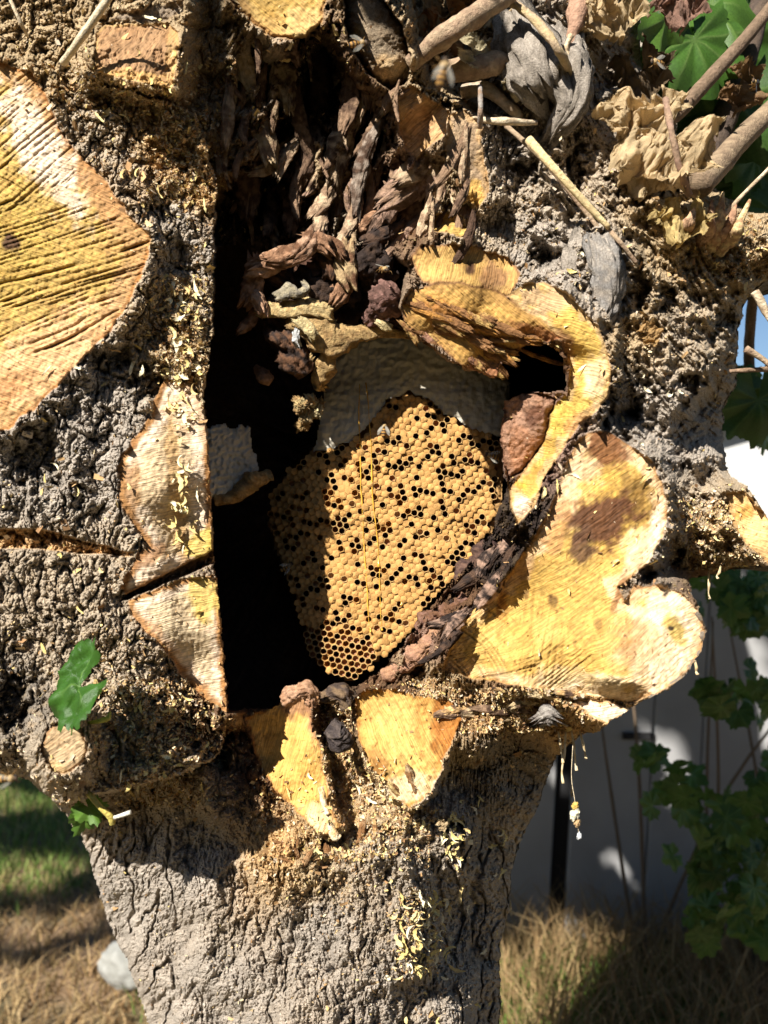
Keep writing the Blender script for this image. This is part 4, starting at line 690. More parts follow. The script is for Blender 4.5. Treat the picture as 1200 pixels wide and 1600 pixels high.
for j in order:
    if isop[j]:
        if no < 296:
            k = rr_.choice([0, 1, 2, 3, 4, 5, 6, 7, 8], p=[.18, .18, .1, .05, .16, .05, .14, .1, .04])
            if bot[j] > 0: k = rr_.choice([2, 0, 4, 8, 5])
            o = bpy.data.objects.new('open_cell', openp[k]); link(o, comb); o.location = Vector(pos[j] - CO); o.scale = (1, 1, 1); no += 1
            continue
        V, Fa, mi = openm(50, .008)
    else:
        k = rr_.integers(5)
        if nc_ < 300:
            o = bpy.data.objects.new('cell_cap', capp[k][0]); link(o, comb); o.location = Vector(pos[j] - CO + np.array((.0002 * rr_.normal(), .0006 * rr_.normal(), .0002 * rr_.normal()))); o.scale = (rr_.uniform(.97, 1.06), rr_.uniform(.3, 1.3), rr_.uniform(.97, 1.06)); o.rotation_euler = (rr_.normal() * .09, rr_.integers(6) * R(60), rr_.normal() * .09); nc_ += 1
            continue
        V, Fa = capp[k][1], capp[k][2]
    V = V * np.array([1.02, rr_.uniform(.3, 1.3) if not isop[j] else 1, 1.02]) + (pos[j] - CO) + np.array((.0002 * rr_.normal(), .0006 * rr_.normal(), .0002 * rr_.normal())) + V[:, [2]] * np.array([[0, .12 * rr_.normal(), 0]])
    SV.append(V); SF4.append(Fa[0] + vo); SF3.append(Fa[1] + vo); vo += len(V)
o = mesh('cell_caps', np.concatenate(SV), [np.concatenate(SF4), np.concatenate(SF3)], M_cap, comb); o['kind'] = 'stuff'
print('cells', no, nc_, len(SV))
# slab under the cells, with its edge and back
def sheet(name, poly, step, yf, mat, parent, thick, warpa=.6, col=None, edge=.006, bumpf=None, inset=0):
    pa = np.array(poly, float); u, v = np.meshgrid(np.arange(pa[:, 0].min() - 8, pa[:, 0].max() + 9, step), np.arange(pa[:, 1].min() - 8, pa[:, 1].max() + 9, step))
    wu, wv = warp(u, v, warpa, 320); s = sdf(wu, wv, poly) - inset; e = np.clip(1 - s / 12, 0, 1); y = yf(u, v) + edge * (1 - np.sqrt(np.clip(1 - e * e, 0, 1)))
    if bumpf is not None: y = y + bumpf(u, v)
    Wf_ = P(u, v, y); Wk = P(u, v, yf(u, v) + thick - edge * .5 * (1 - np.sqrt(np.clip(1 - e * e, 0, 1)))); h, w = u.shape; i = np.arange(h * w).reshape(h, w); q = gridq(i); q = q[(s.ravel() > 0)[q].all(1)]
    ed = {}
    for a, b in [(0, 1), (1, 2), (2, 3), (3, 0)]:
        for x, y_ in q[:, [a, b]]: ed[(x, y_)] = ed.get((x, y_), 0) + 1
    be = [(a, b) for (a, b) in ed if (b, a) not in ed]; be = np.array(be); N_ = h * w
    sd_ = np.stack([be[:, 1], be[:, 0], be[:, 0] + N_, be[:, 1] + N_], 1)
    V = np.concatenate([Wf_.reshape(-1, 3), Wk.reshape(-1, 3)]); Fq = np.concatenate([q[:, ::-1], q + N_, sd_]); used, inv = np.unique(Fq, return_inverse=True)
    return mesh(name, V[used] - np.array(parent.location), inv.reshape(-1, 4), mat, parent, col=None if col is None else col)
sheet('comb_slab', COMB, 5., lambda u, v: cy_(u, v) + .0095 - .0092 * (hon_s(u, v)), M_slab, comb, .014) if False else None
sheet('comb_slab', COMB, 5., lambda u, v: cy_(u, v) + .0098, M_slab, comb, .012)
HP = [p for p in [(520, 556), (560, 530), (610, 512), (660, 520), (710, 560), (790, 585), (800, 600), (794, 645), (786, 684), (758, 678), (728, 668), (690, 644), (668, 624), (640, 612), (602, 630), (588, 650), (572, 672), (556, 686), (520, 702), (486, 710), (494, 690), (500, 650), (506, 610)]]
sheet('honey_capping', HP, 2., lambda u, v: cy_(u, v) - .0006, M_hon, comb, .02, warpa=.8, edge=.004, bumpf=lambda u, v: -.0013 * fbm(u / 10, v / 10, 3, 330) + .0008 * worley(u / 9.5, v / 9.5, 33)[0])
# gap filled beneath, thin skin of wax over the edge at the right
sheet('comb_edge', [(772, 690), (790, 700), (786, 760), (784, 800), (768, 840), (760, 838), (772, 780), (770, 730)], 2.5, lambda u, v: cy_(u, v) + .002, M_slab, comb, .016, edge=.004, bumpf=lambda u, v: .002 * fbm(u / 6, v / 6, 2, 335))
M_honey = material('honey', (.75, .42, .06), rough=.12, spec=.6, var=.08, coat=1.)
for i, (pts, r0) in enumerate([([(562, 600), (561, 650), (563, 700), (564, 760), (566, 800), (568, 840), (571, 880), (574, 925), (576, 968), (579, 988)], 1.3), ([(572, 598), (576, 640), (580, 690), (581, 760), (584, 800), (590, 840), (592, 886)], 1.6), ([(593, 888), (594, 930), (596, 975), (597, 985)], 1.1), ([(626, 934), (627, 946)], 1.2)]):
    q = []; rd = []
    for k in range(len(pts) - 1):
        for t in (0, .33, .66):
            a = pts[k][0] * (1 - t) + pts[k + 1][0] * t; b = pts[k][1] * (1 - t) + pts[k + 1][1] * t; q.append(PP(a + random.uniform(-.6, .6), b, float(cy_(a, b)) - .0010)); rd.append(.6 * r0 * PIT * random.choice([.45, .7, 1, .5, 1.3]))
    q.append(PP(*pts[-1], float(cy_(*pts[-1])) - .002)); rd.append(r0 * PIT * 1.6)
    tube('honey_drip', q, rd, M_honey, [(1, 1, 1), (1, 1, 1)], comb, sides=8, seg=3, rough=.1)

# second comb on the left wall, white
sc = tag(empty('honeycomb', tuple(PP(362, 730, .03))), 'small white capped comb on the left wall of the hollow', 'honeycomb')
sheet('honey_capping', [(318, 672), (335, 665), (352, 662), (365, 668), (380, 660), (392, 668), (396, 700), (405, 735), (398, 750), (385, 752), (372, 772), (350, 780), (318, 776)], 1.6, lambda u, v: .045 + (u - 340) * .0003, M_hon, sc, .012, warpa=1.4, edge=.006, bumpf=lambda u, v: -.0022 * fbm(u / 9, v / 9, 3, 340))
M_wax = material('old_wax', attr=True, rough=.65, bump=1, bscale=420, var=.4, vscale=260, bdist=.003, sss=0)
wx1, wx2 = (.30, .18, .07), (.46, .31, .13); wc1, wc2 = (.44, .34, .16), (.54, .44, .24)
tube('wax_edge', [PP(335, 780, .05), PP(365, 776, .052), PP(395, 752, .056), PP(425, 742, .06)], [.004, .005, .007, .004], M_wax, [wx1, wx2], sc, sides=16, seg=10, rough=.35, nfr=160)

# wax remnants of torn comb above
wr = tag(empty('wax_remnant', tuple(PP(520, 520, .035))), 'torn brown and cream wax edge curving above the honeycomb', 'wax')
def wtube(pts, rad, cols, par, nm='wax_ridge', rough=.4, nfr=170, seed=0): return tube(nm, [PP(*p) for p in pts], [q * PIT for q in rad], M_wax, cols, par, sides=18, seg=14, rough=rough, nfr=nfr, seed=seed, fiber=True, flat=.4)
wtube([(455, 503, .0), (490, 512, .002), (520, 530, .006), (560, 522, .012), (600, 518, .02), (640, 524, .03)], [8, 18, 20, 9, 7, 5], [wx1, wx2], wr, seed=1)
wtube([(466, 500, -.008), (484, 515, -.008), (492, 528, -.006)], [5, 8, 5], [wc1, wc2], wr, seed=2)
wtube([(516, 545, .008), (508, 570, .012), (500, 598, .02), (506, 606, .025)], [8, 13, 9, 4], [wx1, wx2], wr, seed=3)
wtube([(464, 512, .0), (462, 528, .0), (466, 540, .002)], [4, 5, 3], [(.5, .5, .5), (.6, .6, .58)], wr, seed=4)
wtube([(588, 502, .0), (600, 508, .0), (612, 512, .002)], [3, 6, 3], [wc1, wc2], wr, seed=5)
wtube([(455, 555, .01), (470, 575, .01), (485, 560, .01)], [4, 7, 4], [wx1, wx2], wr, seed=6)
wr2 = tag(empty('wax_remnant', tuple(PP(478, 645, .03))), 'crumpled cream lump of torn wax left of the honeycomb top', 'wax')
for i, (a, b, s0, cc) in enumerate([(470, 632, 10, wc1), (486, 625, 8, (.6, .3, .1)), (478, 650, 10, wc2), (492, 642, 11, wx2), (472, 664, 8, wx2), (498, 632, 8, wx1)]):
    blob('wax_lump', PP(a, b, .025 + .003 * i), (s0 * PIT, s0 * PIT * .7, s0 * PIT), .3 * i, M_wax, [cc, wc2 if i % 2 else wx1], wr2, 4, .6, 1.6, 30 + i)
# rotten chunk in the upper opening, with wax on it
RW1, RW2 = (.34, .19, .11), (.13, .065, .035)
def rtube(nm, pts, rad, cols=(RW1, RW2), par=None, seed=0, rough=.45, mat=None, nfr=100, sides=48, fiber=False, flat=1.):
    par = par or tree; sc_ = [q * (p[2] - CY) / FPX for p, q in zip(pts, rad)]
    return tube(nm, [PP(*p) for p in pts], sc_, mat or M_rot, cols, par, sides=sides, seg=20 if not fiber else 9, rough=rough, nfr=nfr, seed=seed, fiber=fiber, flat=flat)
def shard(u, v, ang, L_, w, y, cols, seed, flat=.45, bend=0., tilt=0., nm='splinter'):
    c, s_ = math.cos(R(ang)), math.sin(R(ang)); n = 5; pts = []; rad = []
    for i in range(n):
        t = i / (n - 1) - .5; pts.append((u + c * L_ * t - s_ * bend * (t * t) * 4, v + s_ * L_ * t + c * bend * (t * t) * 4, y + tilt * t)); rad.append(w * [.45, .85, 1, .9, .5][i])
    return rtube(nm, pts, rad, cols, seed=seed, rough=.3, fiber=True, flat=flat, sides=32)
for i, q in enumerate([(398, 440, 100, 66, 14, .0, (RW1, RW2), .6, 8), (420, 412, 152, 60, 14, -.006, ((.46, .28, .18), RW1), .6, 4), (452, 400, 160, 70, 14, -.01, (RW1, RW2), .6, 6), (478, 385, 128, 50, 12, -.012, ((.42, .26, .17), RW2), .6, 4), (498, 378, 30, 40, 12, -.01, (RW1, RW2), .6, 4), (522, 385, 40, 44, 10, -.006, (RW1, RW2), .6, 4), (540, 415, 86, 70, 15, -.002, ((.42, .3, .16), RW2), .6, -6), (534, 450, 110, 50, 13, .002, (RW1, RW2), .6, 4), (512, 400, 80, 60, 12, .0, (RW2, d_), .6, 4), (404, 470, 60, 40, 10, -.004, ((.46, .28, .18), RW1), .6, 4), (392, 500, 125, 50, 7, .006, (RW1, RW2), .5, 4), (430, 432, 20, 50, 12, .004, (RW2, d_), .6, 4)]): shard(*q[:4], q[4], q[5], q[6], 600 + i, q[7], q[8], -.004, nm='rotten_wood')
rtube('rotten_wood', [(430, 450, .035), (500, 462, .035), (565, 440, .038)], [30, 46, 34], [d_, d_], seed=16)  # char mass added behind the chunk: stops sun and gives black depth
rtube('rotten_wood', [(418, 468, .008), (448, 490, .012), (470, 525, .014)], [10, 15, 12], [d_, (.06, .035, .02)], seed=13)  # dark piece added against sun leaking onto the honey capping
rtube('rotten_wood', [(450, 488, .026), (490, 498, .024), (524, 506, .03)], [12, 15, 12], [d_, (.06, .035, .02)], seed=14)  # added blocker closing the sunlit gap under the wax strip
rtube('rotten_wood', [(590, 505, .03), (616, 500, .026), (648, 508, .024)], [8, 11, 9], [d_, (.08, .04, .025)], seed=15)  # dark plug added against sun passing left of the knot
rtube('rotten_wood', [(462, 432, .012), (495, 455, .01), (530, 478, .014)], [14, 22, 15], [d_, (.05, .03, .02)], seed=17)  # char lump added under the arch as a sun stop
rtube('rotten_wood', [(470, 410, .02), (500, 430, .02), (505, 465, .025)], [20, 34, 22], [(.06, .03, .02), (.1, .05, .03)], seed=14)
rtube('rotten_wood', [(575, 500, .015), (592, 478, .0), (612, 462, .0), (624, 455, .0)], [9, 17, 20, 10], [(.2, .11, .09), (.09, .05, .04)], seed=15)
rtube('rotten_wood', [(565, 395, .01), (582, 420, .012), (590, 450, .02)], [22, 30, 20], [d_, (.05, .03, .02)], seed=19)  # dark mass added to shade the comb and back the opening in black
rtube('rotten_wood', [(425, 505, .02), (452, 545, .01), (478, 585, .015)], [14, 22, 12], [d_, RW2], seed=18)  # char tube added to hold sun off the upper left comb
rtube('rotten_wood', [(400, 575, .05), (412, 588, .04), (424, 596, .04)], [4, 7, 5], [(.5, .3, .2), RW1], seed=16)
wr3 = tag(empty('wax_remnant', tuple(PP(455, 470, -.01))), 'whitish wax scraps stuck under the rotten chunk at the top left', 'wax')
wtube([(432, 465, -.008), (450, 455, -.01), (466, 458, -.01), (480, 450, -.008), (474, 440, -.006)], [5, 8, 5, 4, 2], [(.34, .29, .19), (.24, .21, .16)], wr3, seed=7)
wtube([(405, 482, .0), (440, 486, -.002), (480, 482, -.002), (518, 488, .002)], [7, 9, 10, 10], [wx2, (.55, .42, .2)], wr3, seed=8)
# splintered, fibrous rotten wood round the upper recess
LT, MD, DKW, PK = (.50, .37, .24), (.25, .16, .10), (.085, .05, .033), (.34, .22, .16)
rs = np.random.default_rng(91)
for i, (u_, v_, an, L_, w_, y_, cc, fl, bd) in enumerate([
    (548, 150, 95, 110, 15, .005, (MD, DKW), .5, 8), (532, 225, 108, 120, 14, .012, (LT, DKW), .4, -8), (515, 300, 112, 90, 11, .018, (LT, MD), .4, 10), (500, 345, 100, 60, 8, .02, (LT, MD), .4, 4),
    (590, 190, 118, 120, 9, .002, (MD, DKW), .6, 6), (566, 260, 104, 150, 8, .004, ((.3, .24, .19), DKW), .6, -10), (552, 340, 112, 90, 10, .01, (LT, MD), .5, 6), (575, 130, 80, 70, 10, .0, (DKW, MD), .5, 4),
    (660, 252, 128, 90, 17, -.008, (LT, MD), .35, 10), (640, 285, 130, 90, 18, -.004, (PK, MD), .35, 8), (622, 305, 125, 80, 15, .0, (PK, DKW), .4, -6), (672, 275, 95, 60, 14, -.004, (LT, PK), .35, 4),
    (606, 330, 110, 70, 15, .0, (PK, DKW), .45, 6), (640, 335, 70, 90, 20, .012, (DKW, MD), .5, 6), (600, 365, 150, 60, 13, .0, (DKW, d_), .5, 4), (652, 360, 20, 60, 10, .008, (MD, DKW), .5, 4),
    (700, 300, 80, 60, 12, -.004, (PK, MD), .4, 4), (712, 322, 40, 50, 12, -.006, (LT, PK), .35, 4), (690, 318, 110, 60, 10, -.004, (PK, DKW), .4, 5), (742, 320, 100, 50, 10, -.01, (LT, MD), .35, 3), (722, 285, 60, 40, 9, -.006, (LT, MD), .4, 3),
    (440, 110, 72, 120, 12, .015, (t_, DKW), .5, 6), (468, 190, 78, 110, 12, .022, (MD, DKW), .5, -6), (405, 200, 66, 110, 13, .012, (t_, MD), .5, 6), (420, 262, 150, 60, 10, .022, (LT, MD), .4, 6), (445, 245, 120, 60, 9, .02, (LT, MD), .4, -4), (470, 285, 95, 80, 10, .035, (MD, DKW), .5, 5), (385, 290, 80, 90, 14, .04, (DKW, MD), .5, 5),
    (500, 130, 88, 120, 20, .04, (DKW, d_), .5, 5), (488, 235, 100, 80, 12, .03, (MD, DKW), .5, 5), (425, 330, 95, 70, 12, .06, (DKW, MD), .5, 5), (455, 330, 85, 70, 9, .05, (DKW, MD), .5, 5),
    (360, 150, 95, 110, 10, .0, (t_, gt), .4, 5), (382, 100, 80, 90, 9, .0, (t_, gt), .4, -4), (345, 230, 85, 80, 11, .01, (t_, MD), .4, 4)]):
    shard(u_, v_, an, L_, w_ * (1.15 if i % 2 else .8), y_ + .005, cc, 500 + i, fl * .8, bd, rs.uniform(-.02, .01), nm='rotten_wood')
OC, OB, OO = (.52, .34, .12), (.24, .12, .05), (.5, .24, .06)
kr = np.random.default_rng(17)
for i in range(26):                             # torn layers of the knot
    u_ = kr.uniform(655, 850); v_ = 478 + (u_ - 655) * .30 + kr.uniform(-14, 44) * (1 - .3 * (u_ > 780)); c1 = [OC, OB, OO, (.6, .44, .2), (.34, .18, .08)][kr.integers(5)]
    shard(u_, v_, 22 + kr.normal() * 7, kr.uniform(50, 120), kr.uniform(3, 7), float(sampD(u_, v_)) + .0005, (c1, OB), 700 + i, .5, kr.uniform(-4, 4), .002)
for i in range(14):                             # frayed lower lip of the knot
    u_ = 640 + i * 11; v_ = 515 + i * 5 + kr.uniform(-4, 6); shard(u_, v_, 40 + kr.normal() * 12, kr.uniform(26, 50), kr.uniform(3, 6), float(sampD(u_, v_ - 14)) + .003, ([OC, OB, (.34, .18, .12)][i % 3], OB), 740 + i, .5, 2, .004)
for i in range(120):                            # finer fibres through the whole torn mass
    v_ = kr.uniform(60, 385); u_ = kr.uniform(350, 640) if i % 3 else kr.uniform(560, 760); dd_ = float(sampD(u_, v_)); an = 95 + 14 * math.sin(u_ / 60.) + kr.normal() * 14 + (25 if u_ > 600 else 0)
    if 620 < u_ and v_ < 240: continue
    c1 = [LT, MD, PK, DKW, MD, (.5, .36, .22)][kr.integers(6)]; shard(u_, v_, an, kr.uniform(36, 110), kr.uniform(2.2, 8), dd_ - kr.uniform(-.005, .009), (c1, [MD, DKW][kr.integers(2)]), 760 + i, .5, kr.uniform(-8, 8), kr.uniform(-.012, .008), nm='rotten_wood')
for i in range(22):                             # chips and slivers in the lower notch
    u_ = kr.uniform(525, 650) if i % 2 else kr.uniform(430, 560); v_ = kr.uniform(1210, 1300) if i % 2 else kr.uniform(1305, 1350); shard(u_, v_, kr.uniform(0, 180), kr.uniform(14, 36), kr.uniform(2, 5), float(sampD(u_, v_)) - .001, ([o_, t_, (.6, .46, .2), (.34, .2, .1)][kr.integers(4)], OB), 840 + i, .5, 1, .003)
for i in range(20):                             # crumbling edge of the cavity floor at the right
    u_ = kr.uniform(640, 800); v_ = 1052 - (u_ - 640) * 1.25 + kr.uniform(-30, 30); v_ = max(v_, 820); dd_ = float(sampD(u_, v_)); shard(u_, v_, -48 + kr.normal() * 14, kr.uniform(40, 90), kr.uniform(4, 10), dd_ - .002, ([MD, DKW, PK, DKW][kr.integers(4)], d_), 870 + i, .5, kr.uniform(-5, 5), kr.uniform(-.006, .006), nm='rotten_wood')
for i in range(16):                             # fraying under the right lobe and along the lip
    u_ = 700 + i * 13; v_ = 1090 + kr.uniform(-12, 30); shard(u_, v_, kr.uniform(-20, 40), kr.uniform(24, 60), kr.uniform(3, 7), float(sampD(u_, v_)) - .001, ([o_, t_, MD, (.6, .46, .26)][kr.integers(4)], DKW), 900 + i, .5, 2, .004)
rtube('rotten_wood', [(560, 360, .02), (585, 345, .02), (600, 362, .03)], [8, 10, 6], seed=29)
rtube('rotten_wood', [(730, 935, .02), (705, 955, .022), (680, 960, .03), (655, 985, .035)], [12, 10, 14, 8], [(.2, .11, .08), RW2], seed=31)
rtube('rotten_wood', [(700, 975, .015), (665, 1010, .02), (630, 1040, .03), (600, 1056, .035)], [10, 12, 12, 7], [(.36, .2, .13), RW1], seed=32)
rtube('rotten_wood', [(775, 850, .03), (745, 885, .035), (712, 925, .045)], [12, 18, 10], [(.06, .035, .03), (.12, .07, .05)], seed=33)
rtube('rotten_wood', [(448, 1092, -.005), (468, 1078, -.012), (486, 1082, -.012), (488, 1100, -.008)], [10, 13, 13, 9], [(.40, .24, .15), RW1], seed=34)
rtube('rotten_wood', [(505, 1090, .01), (530, 1085, .005), (545, 1100, .005)], [12, 16, 14], [(.07, .05, .04), (.18, .12, .07)], seed=35)
rtube('rotten_wood', [(515, 1135, .0), (530, 1148, -.003), (540, 1140, .0)], [14, 18, 12], [(.05, .04, .04), (.09, .07, .06)], seed=36)
rtube('rotten_wood', [(500, 1230, -.02), (520, 1300, -.03), (530, 1310, -.03)], [5, 5, 4], [c_, o_], seed=37)
rtube('rotten_wood', [(842, 1125, -.045), (855, 1118, -.05), (866, 1122, -.05)], [8, 12, 8], [(.34, .31, .27), (.22, .19, .17)], seed=38, fiber=True, flat=.6, rough=.5)
rtube('bark_ridge', [(870, 60, .0), (885, 110, -.02), (892, 160, -.025), (870, 200, -.015), (862, 215, -.01)], [26, 30, 22, 12, 8], [g, gd], seed=41, mat=M_bark, rough=.3, fiber=True, flat=.6)
rtube('bark_ridge', [(800, 20, .0), (820, 70, -.02), (840, 120, -.03), (855, 150, -.02)], [20, 34, 36, 16], [g, gd], seed=42, mat=M_bark, rough=.3, fiber=True, flat=.5)
rtube('bark_ridge', [(935, 375, -.03), (948, 420, -.035), (950, 470, -.03), (940, 500, -.03)], [18, 20, 16, 10], [(.3, .28, .26), g], seed=43, mat=M_bark, rough=.3, fiber=True, flat=.5)
rtube('bark_ridge', [(912, 370, -.02), (900, 410, -.02), (905, 440, -.02)], [14, 16, 12], [g, gd], seed=44, mat=M_bark, rough=.3, fiber=True, flat=.5)

# ================================================================ TWIGS, STICKS AND LEAVES
def stick(name, pts, rad, cols, label, cat, group=None, seed=0, rough=.1, parent=None):
    sc_ = [q * (p[2] - CY) / FPX for p, q in zip(pts, rad)]; W3 = [PP(*p) for p in pts]
    if parent is not None: return tube(name, W3, sc_, M_twig, cols, parent, sides=12, seg=8, rough=rough, nfr=90, seed=seed)
    return tag(tube(name, W3, sc_, M_twig, cols, None, sides=12, seg=8, rough=rough, nfr=90, seed=seed), label, cat, group)
tw, tw2, pale, reed = (.30, .20, .13), (.42, .31, .2), (.66, .55, .38), (.74, .60, .32)
stick('dry_stick', [(98, 98, -.085), (125, 62, -.1), (182, -20, -.11)], [5, 6, 6], [pale, (.6, .5, .34)], 'pale straight stick leaning across the top left corner', 'stick', seed=1)
stick('dry_stick', [(12, -10, -.09), (30, 30, -.09), (44, 58, -.08)], [3, 3, 2], [pale, tw2], 'thin short pale stick at the very top left', 'stick', seed=2)
stick('dry_branch', [(640, 100, -.035), (690, 60, -.05), (740, 28, -.05), (800, -12, -.04)], [12, 17, 17, 14], [tw2, tw], 'thick broken grey-brown branch slanting up at top centre', 'branch', seed=3)
stick('dry_branch', [(700, 112, -.02), (750, 104, -.03), (785, 98, -.02), (802, 108, .0)], [17, 17, 18, 12], [tw2, tw], 'stubby brown branch lying level under the slanting branch', 'branch', seed=4)
stick('dry_branch', [(725, 142, .0), (762, 140, -.01), (800, 170, -.01), (815, 180, .0)], [12, 11, 9, 4], [(.4, .34, .27), tw2], 'grey broken branch below the level one, pointing right', 'branch', seed=5)
stick('dry_stick', [(750, 135, -.03), (751, 168, -.04), (750, 200, -.03)], [4, 4.5, 4], [tw, (.3, .27, .24)], 'short upright grey twig below the broken branches', 'stick', seed=6)
stick('dry_stick', [(735, 186, -.02), (790, 190, -.03), (838, 192, -.02)], [4, 6, 4], [pale, tw2], 'pale flat splinter lying level beside the upright twig', 'stick', seed=7)
stick('dry_reed', [(826, 218, -.035), (870, 268, -.045), (915, 318, -.04), (952, 356, -.035)], [7, 6, 6, 4], [reed, (.66, .5, .26)], 'straight yellow reed stalk lying on the bark', 'stalk', seed=8, rough=.04)
stick('dry_reed', [(940, 345, -.03), (968, 378, -.035), (995, 412, -.03)], [3, 4, 3], [tw2, tw], 'brown stalk end beyond the yellow reed', 'stalk', seed=9)
stick('dry_reed', [(790, 196, -.01), (850, 250, -.02), (905, 318, -.02), (960, 390, -.02)], [4, 5, 4, 3], [tw, tw2], 'long thin brown vine running beneath the yellow reed', 'vine', seed=10)
stick('vine', [(795, 0, -.03), (835, 30, -.04), (870, 75, -.05), (890, 112, -.03), (900, 150, -.02)], [8, 7, 6, 5, 4], [tw2, (.5, .38, .2)], 'brown fibrous vine draped over the grey lump at top', 'vine', seed=11, rough=.3)
stick('dry_stick', [(1040, 155, -.03), (1050, 210, -.04), (1062, 262, -.035), (1076, 305, -.02)], [6, 5, 5, 6], [(.3, .19, .14), tw], 'brown upright twig standing before the crumpled dry leaf', 'stick', seed=12)
stick('dry_stick', [(1130, 338, -.0), (1165, 300, .0), (1215, 250, .01)], [4, 3, 3], [tw2, pale], 'thin tan twig pointing up to the right edge', 'stick', seed=13)
stick('dry_stick', [(1180, 455, .0), (1195, 485, .0), (1215, 515, .0)], [7, 6, 5], [tw2, pale], 'pale broken twig poking out at the right edge', 'stick', seed=14)
stick('dry_stick', [(1165, 545, .02), (1190, 560, .02), (1215, 582, .02)], [5, 4, 4], [tw2, tw], 'lower broken twig poking out at the right edge', 'stick', seed=15)
stick('dry_stick', [(1140, 580, .03), (1175, 578, .03), (1215, 576, .04)], [3, 4, 4], [tw, (.2, .13, .08)], 'dark level twig against the sky at the right edge', 'stick', seed=16)
stick('peeling_bark', [(905, -10, .0), (900, 30, -.01), (893, 62, -.012), (882, 95, -.01)], [14, 13, 9, 6], [(.40, .24, .16), (.34, .2, .13)], 'pinkish strip of peeling bark hanging at the top', 'bark strip', seed=17, rough=.25)
stick('peeling_bark', [(892, 55, -.022), (884, 75, -.022), (881, 102, -.02)], [4, 7, 5], [(.74, .6, .4), (.6, .45, .28)], 'cream end of the peeling bark strip', 'bark strip', seed=18, rough=.4)
for i, (a, b, c2, d2_, rr0) in enumerate([(1105, 390, 1130, 300, 10), (1120, 385, 1150, 320, 7), (1125, 395, 1172, 312, 6), (1100, 380, 1112, 312, 9), (1140, 380, 1158, 340, 7), (1060, 370, 1085, 325, 8)]):
    rtube('splinter', [(a, b, .015), ((a + c2) / 2 + 4, (b + d2_) / 2, .0 - .004 * i), (c2, d2_, -.004 * i)], [rr0 * 1.3, rr0, 1.5], [(.5, .33, .2), (.32, .18, .11)] if i % 2 else [(.66, .5, .26), (.4, .24, .13)], seed=60 + i, rough=.3)
# live branches at the upper right, leaves on them
br = tag(empty('leafy_branch', tuple(PP(1070, 200, .05))), 'brown living shoots with broad green leaves at the upper right', 'branch')
BO = np.array(br.location)
bk = [(.22, .15, .10), (.16, .11, .07)]
stick('shoot', [(1040, 190, .06), (1070, 165, .06), (1120, 110, .07), (1165, 60, .08), (1230, -20, .1)], [13, 12, 11, 10, 9], bk, None, None, seed=71, parent=br, rough=.03)
stick('shoot', [(1090, 290, .03), (1125, 255, .05), (1160, 215, .06), (1230, 150, .08)], [22, 19, 17, 15], [(.3, .22, .14), (.2, .14, .09)], None, None, seed=72, parent=br, rough=.03)
stick('shoot', [(1105, 250, .13), (1130, 190, .14), (1160, 110, .16), (1190, 0, .2)], [22, 20, 18, 16], [(.10, .07, .05), (.07, .05, .04)], None, None, seed=73, parent=br, rough=.03)
stick('shoot', [(1185, 640, .3), (1170, 560, .3), (1180, 430, .2)], [9, 8, 8, 7], bk, None, None, seed=74, parent=br, rough=.05)
lm = []
for i in range(4):
    V, Fa, c0 = leaf_mesh(5 if i % 2 else 7, 1., [.34, .42, .3, .38][i], [.14, .22, .1, .3][i], i + 3, col=[(.055, .13, .02), (.07, .15, .025), (.05, .11, .02), (.10, .2, .03)][i], vein=(.14, .22, .06))
    o = mesh('leaf', V, Fa, M_leaf, col=c0); lm.append(o.data); bpy.data.objects.remove(o)
def put_leaf(u, v, y, size, yaw, pitch, roll, k, parent, nm='leaf'):
    o = bpy.data.objects.new(nm, lm[k]); link(o, parent); p = PP(u, v, y)
    o.matrix_local = Matrix.Translation(p - Vector(parent.location)) @ Matrix.Rotation(R(yaw), 4, 'Z') @ Matrix.Rotation(R(pitch), 4, 'X') @ Matrix.Rotation(R(roll), 4, 'Y') @ Matrix.Scale(size, 4); return o
r = np.random.default_rng(31)
for (a, b, y, s, yw, pt, rl, k) in [(1085, 62, .10, .15, 10, -10, 160, 0), (1150, 150, .16, .2, -10, 5, 200, 2), (1040, 30, .08, .12, 20, 10, 120, 3), (1110, 10, .12, .14, 0, -20, 90, 1), (1060, 110, .14, .14, -20, 0, 190, 2), (1190, 60, .25, .16, 0, 10, 150, 0), (1200, 190, .22, .16, 30, 0, 180, 1), (1090, 180, .18, .16, 0, 10, 170, 2), (1180, 250, .2, .12, 20, 0, 200, 0), (1030, 80, .2, .18, 0, 0, 140, 2), (1000, 20, .22, .2, 0, 0, 180, 0), (1150, 290, .25, .14, 0, 20, 160, 2), (1110, 230, .25, .16, 10, 0, 150, 2), (1210, 330, .2, .1, 0, 0, 180, 2), (1185, 625, .25, .14, 10, 10, 170, 2), (1140, 620, .28, .12, 0, 0, 120, 2), (1175, 300, .3, .15, 0, 0, 210, 2), (1195, 110, .3, .16, 0, 0, 190, 2), (1130, 60, .24, .2, 0, 15, 200, 0), (1070, 20, .3, .2, 0, 0, 180, 2), (1160, 20, .3, .2, 0, 0, 160, 0), (1150, 610, .36, .12, 0, 0, 170, 0)]:
    put_leaf(a, b, y, s * .74, yw, pt, rl, k, br); put_leaf(a + r.normal() * 26, b + r.normal() * 26, y + .03, s * .55, yw + r.normal() * 30, pt + r.normal() * 25, rl + r.normal() * 40, 3 if r.random() < .5 else k, br)
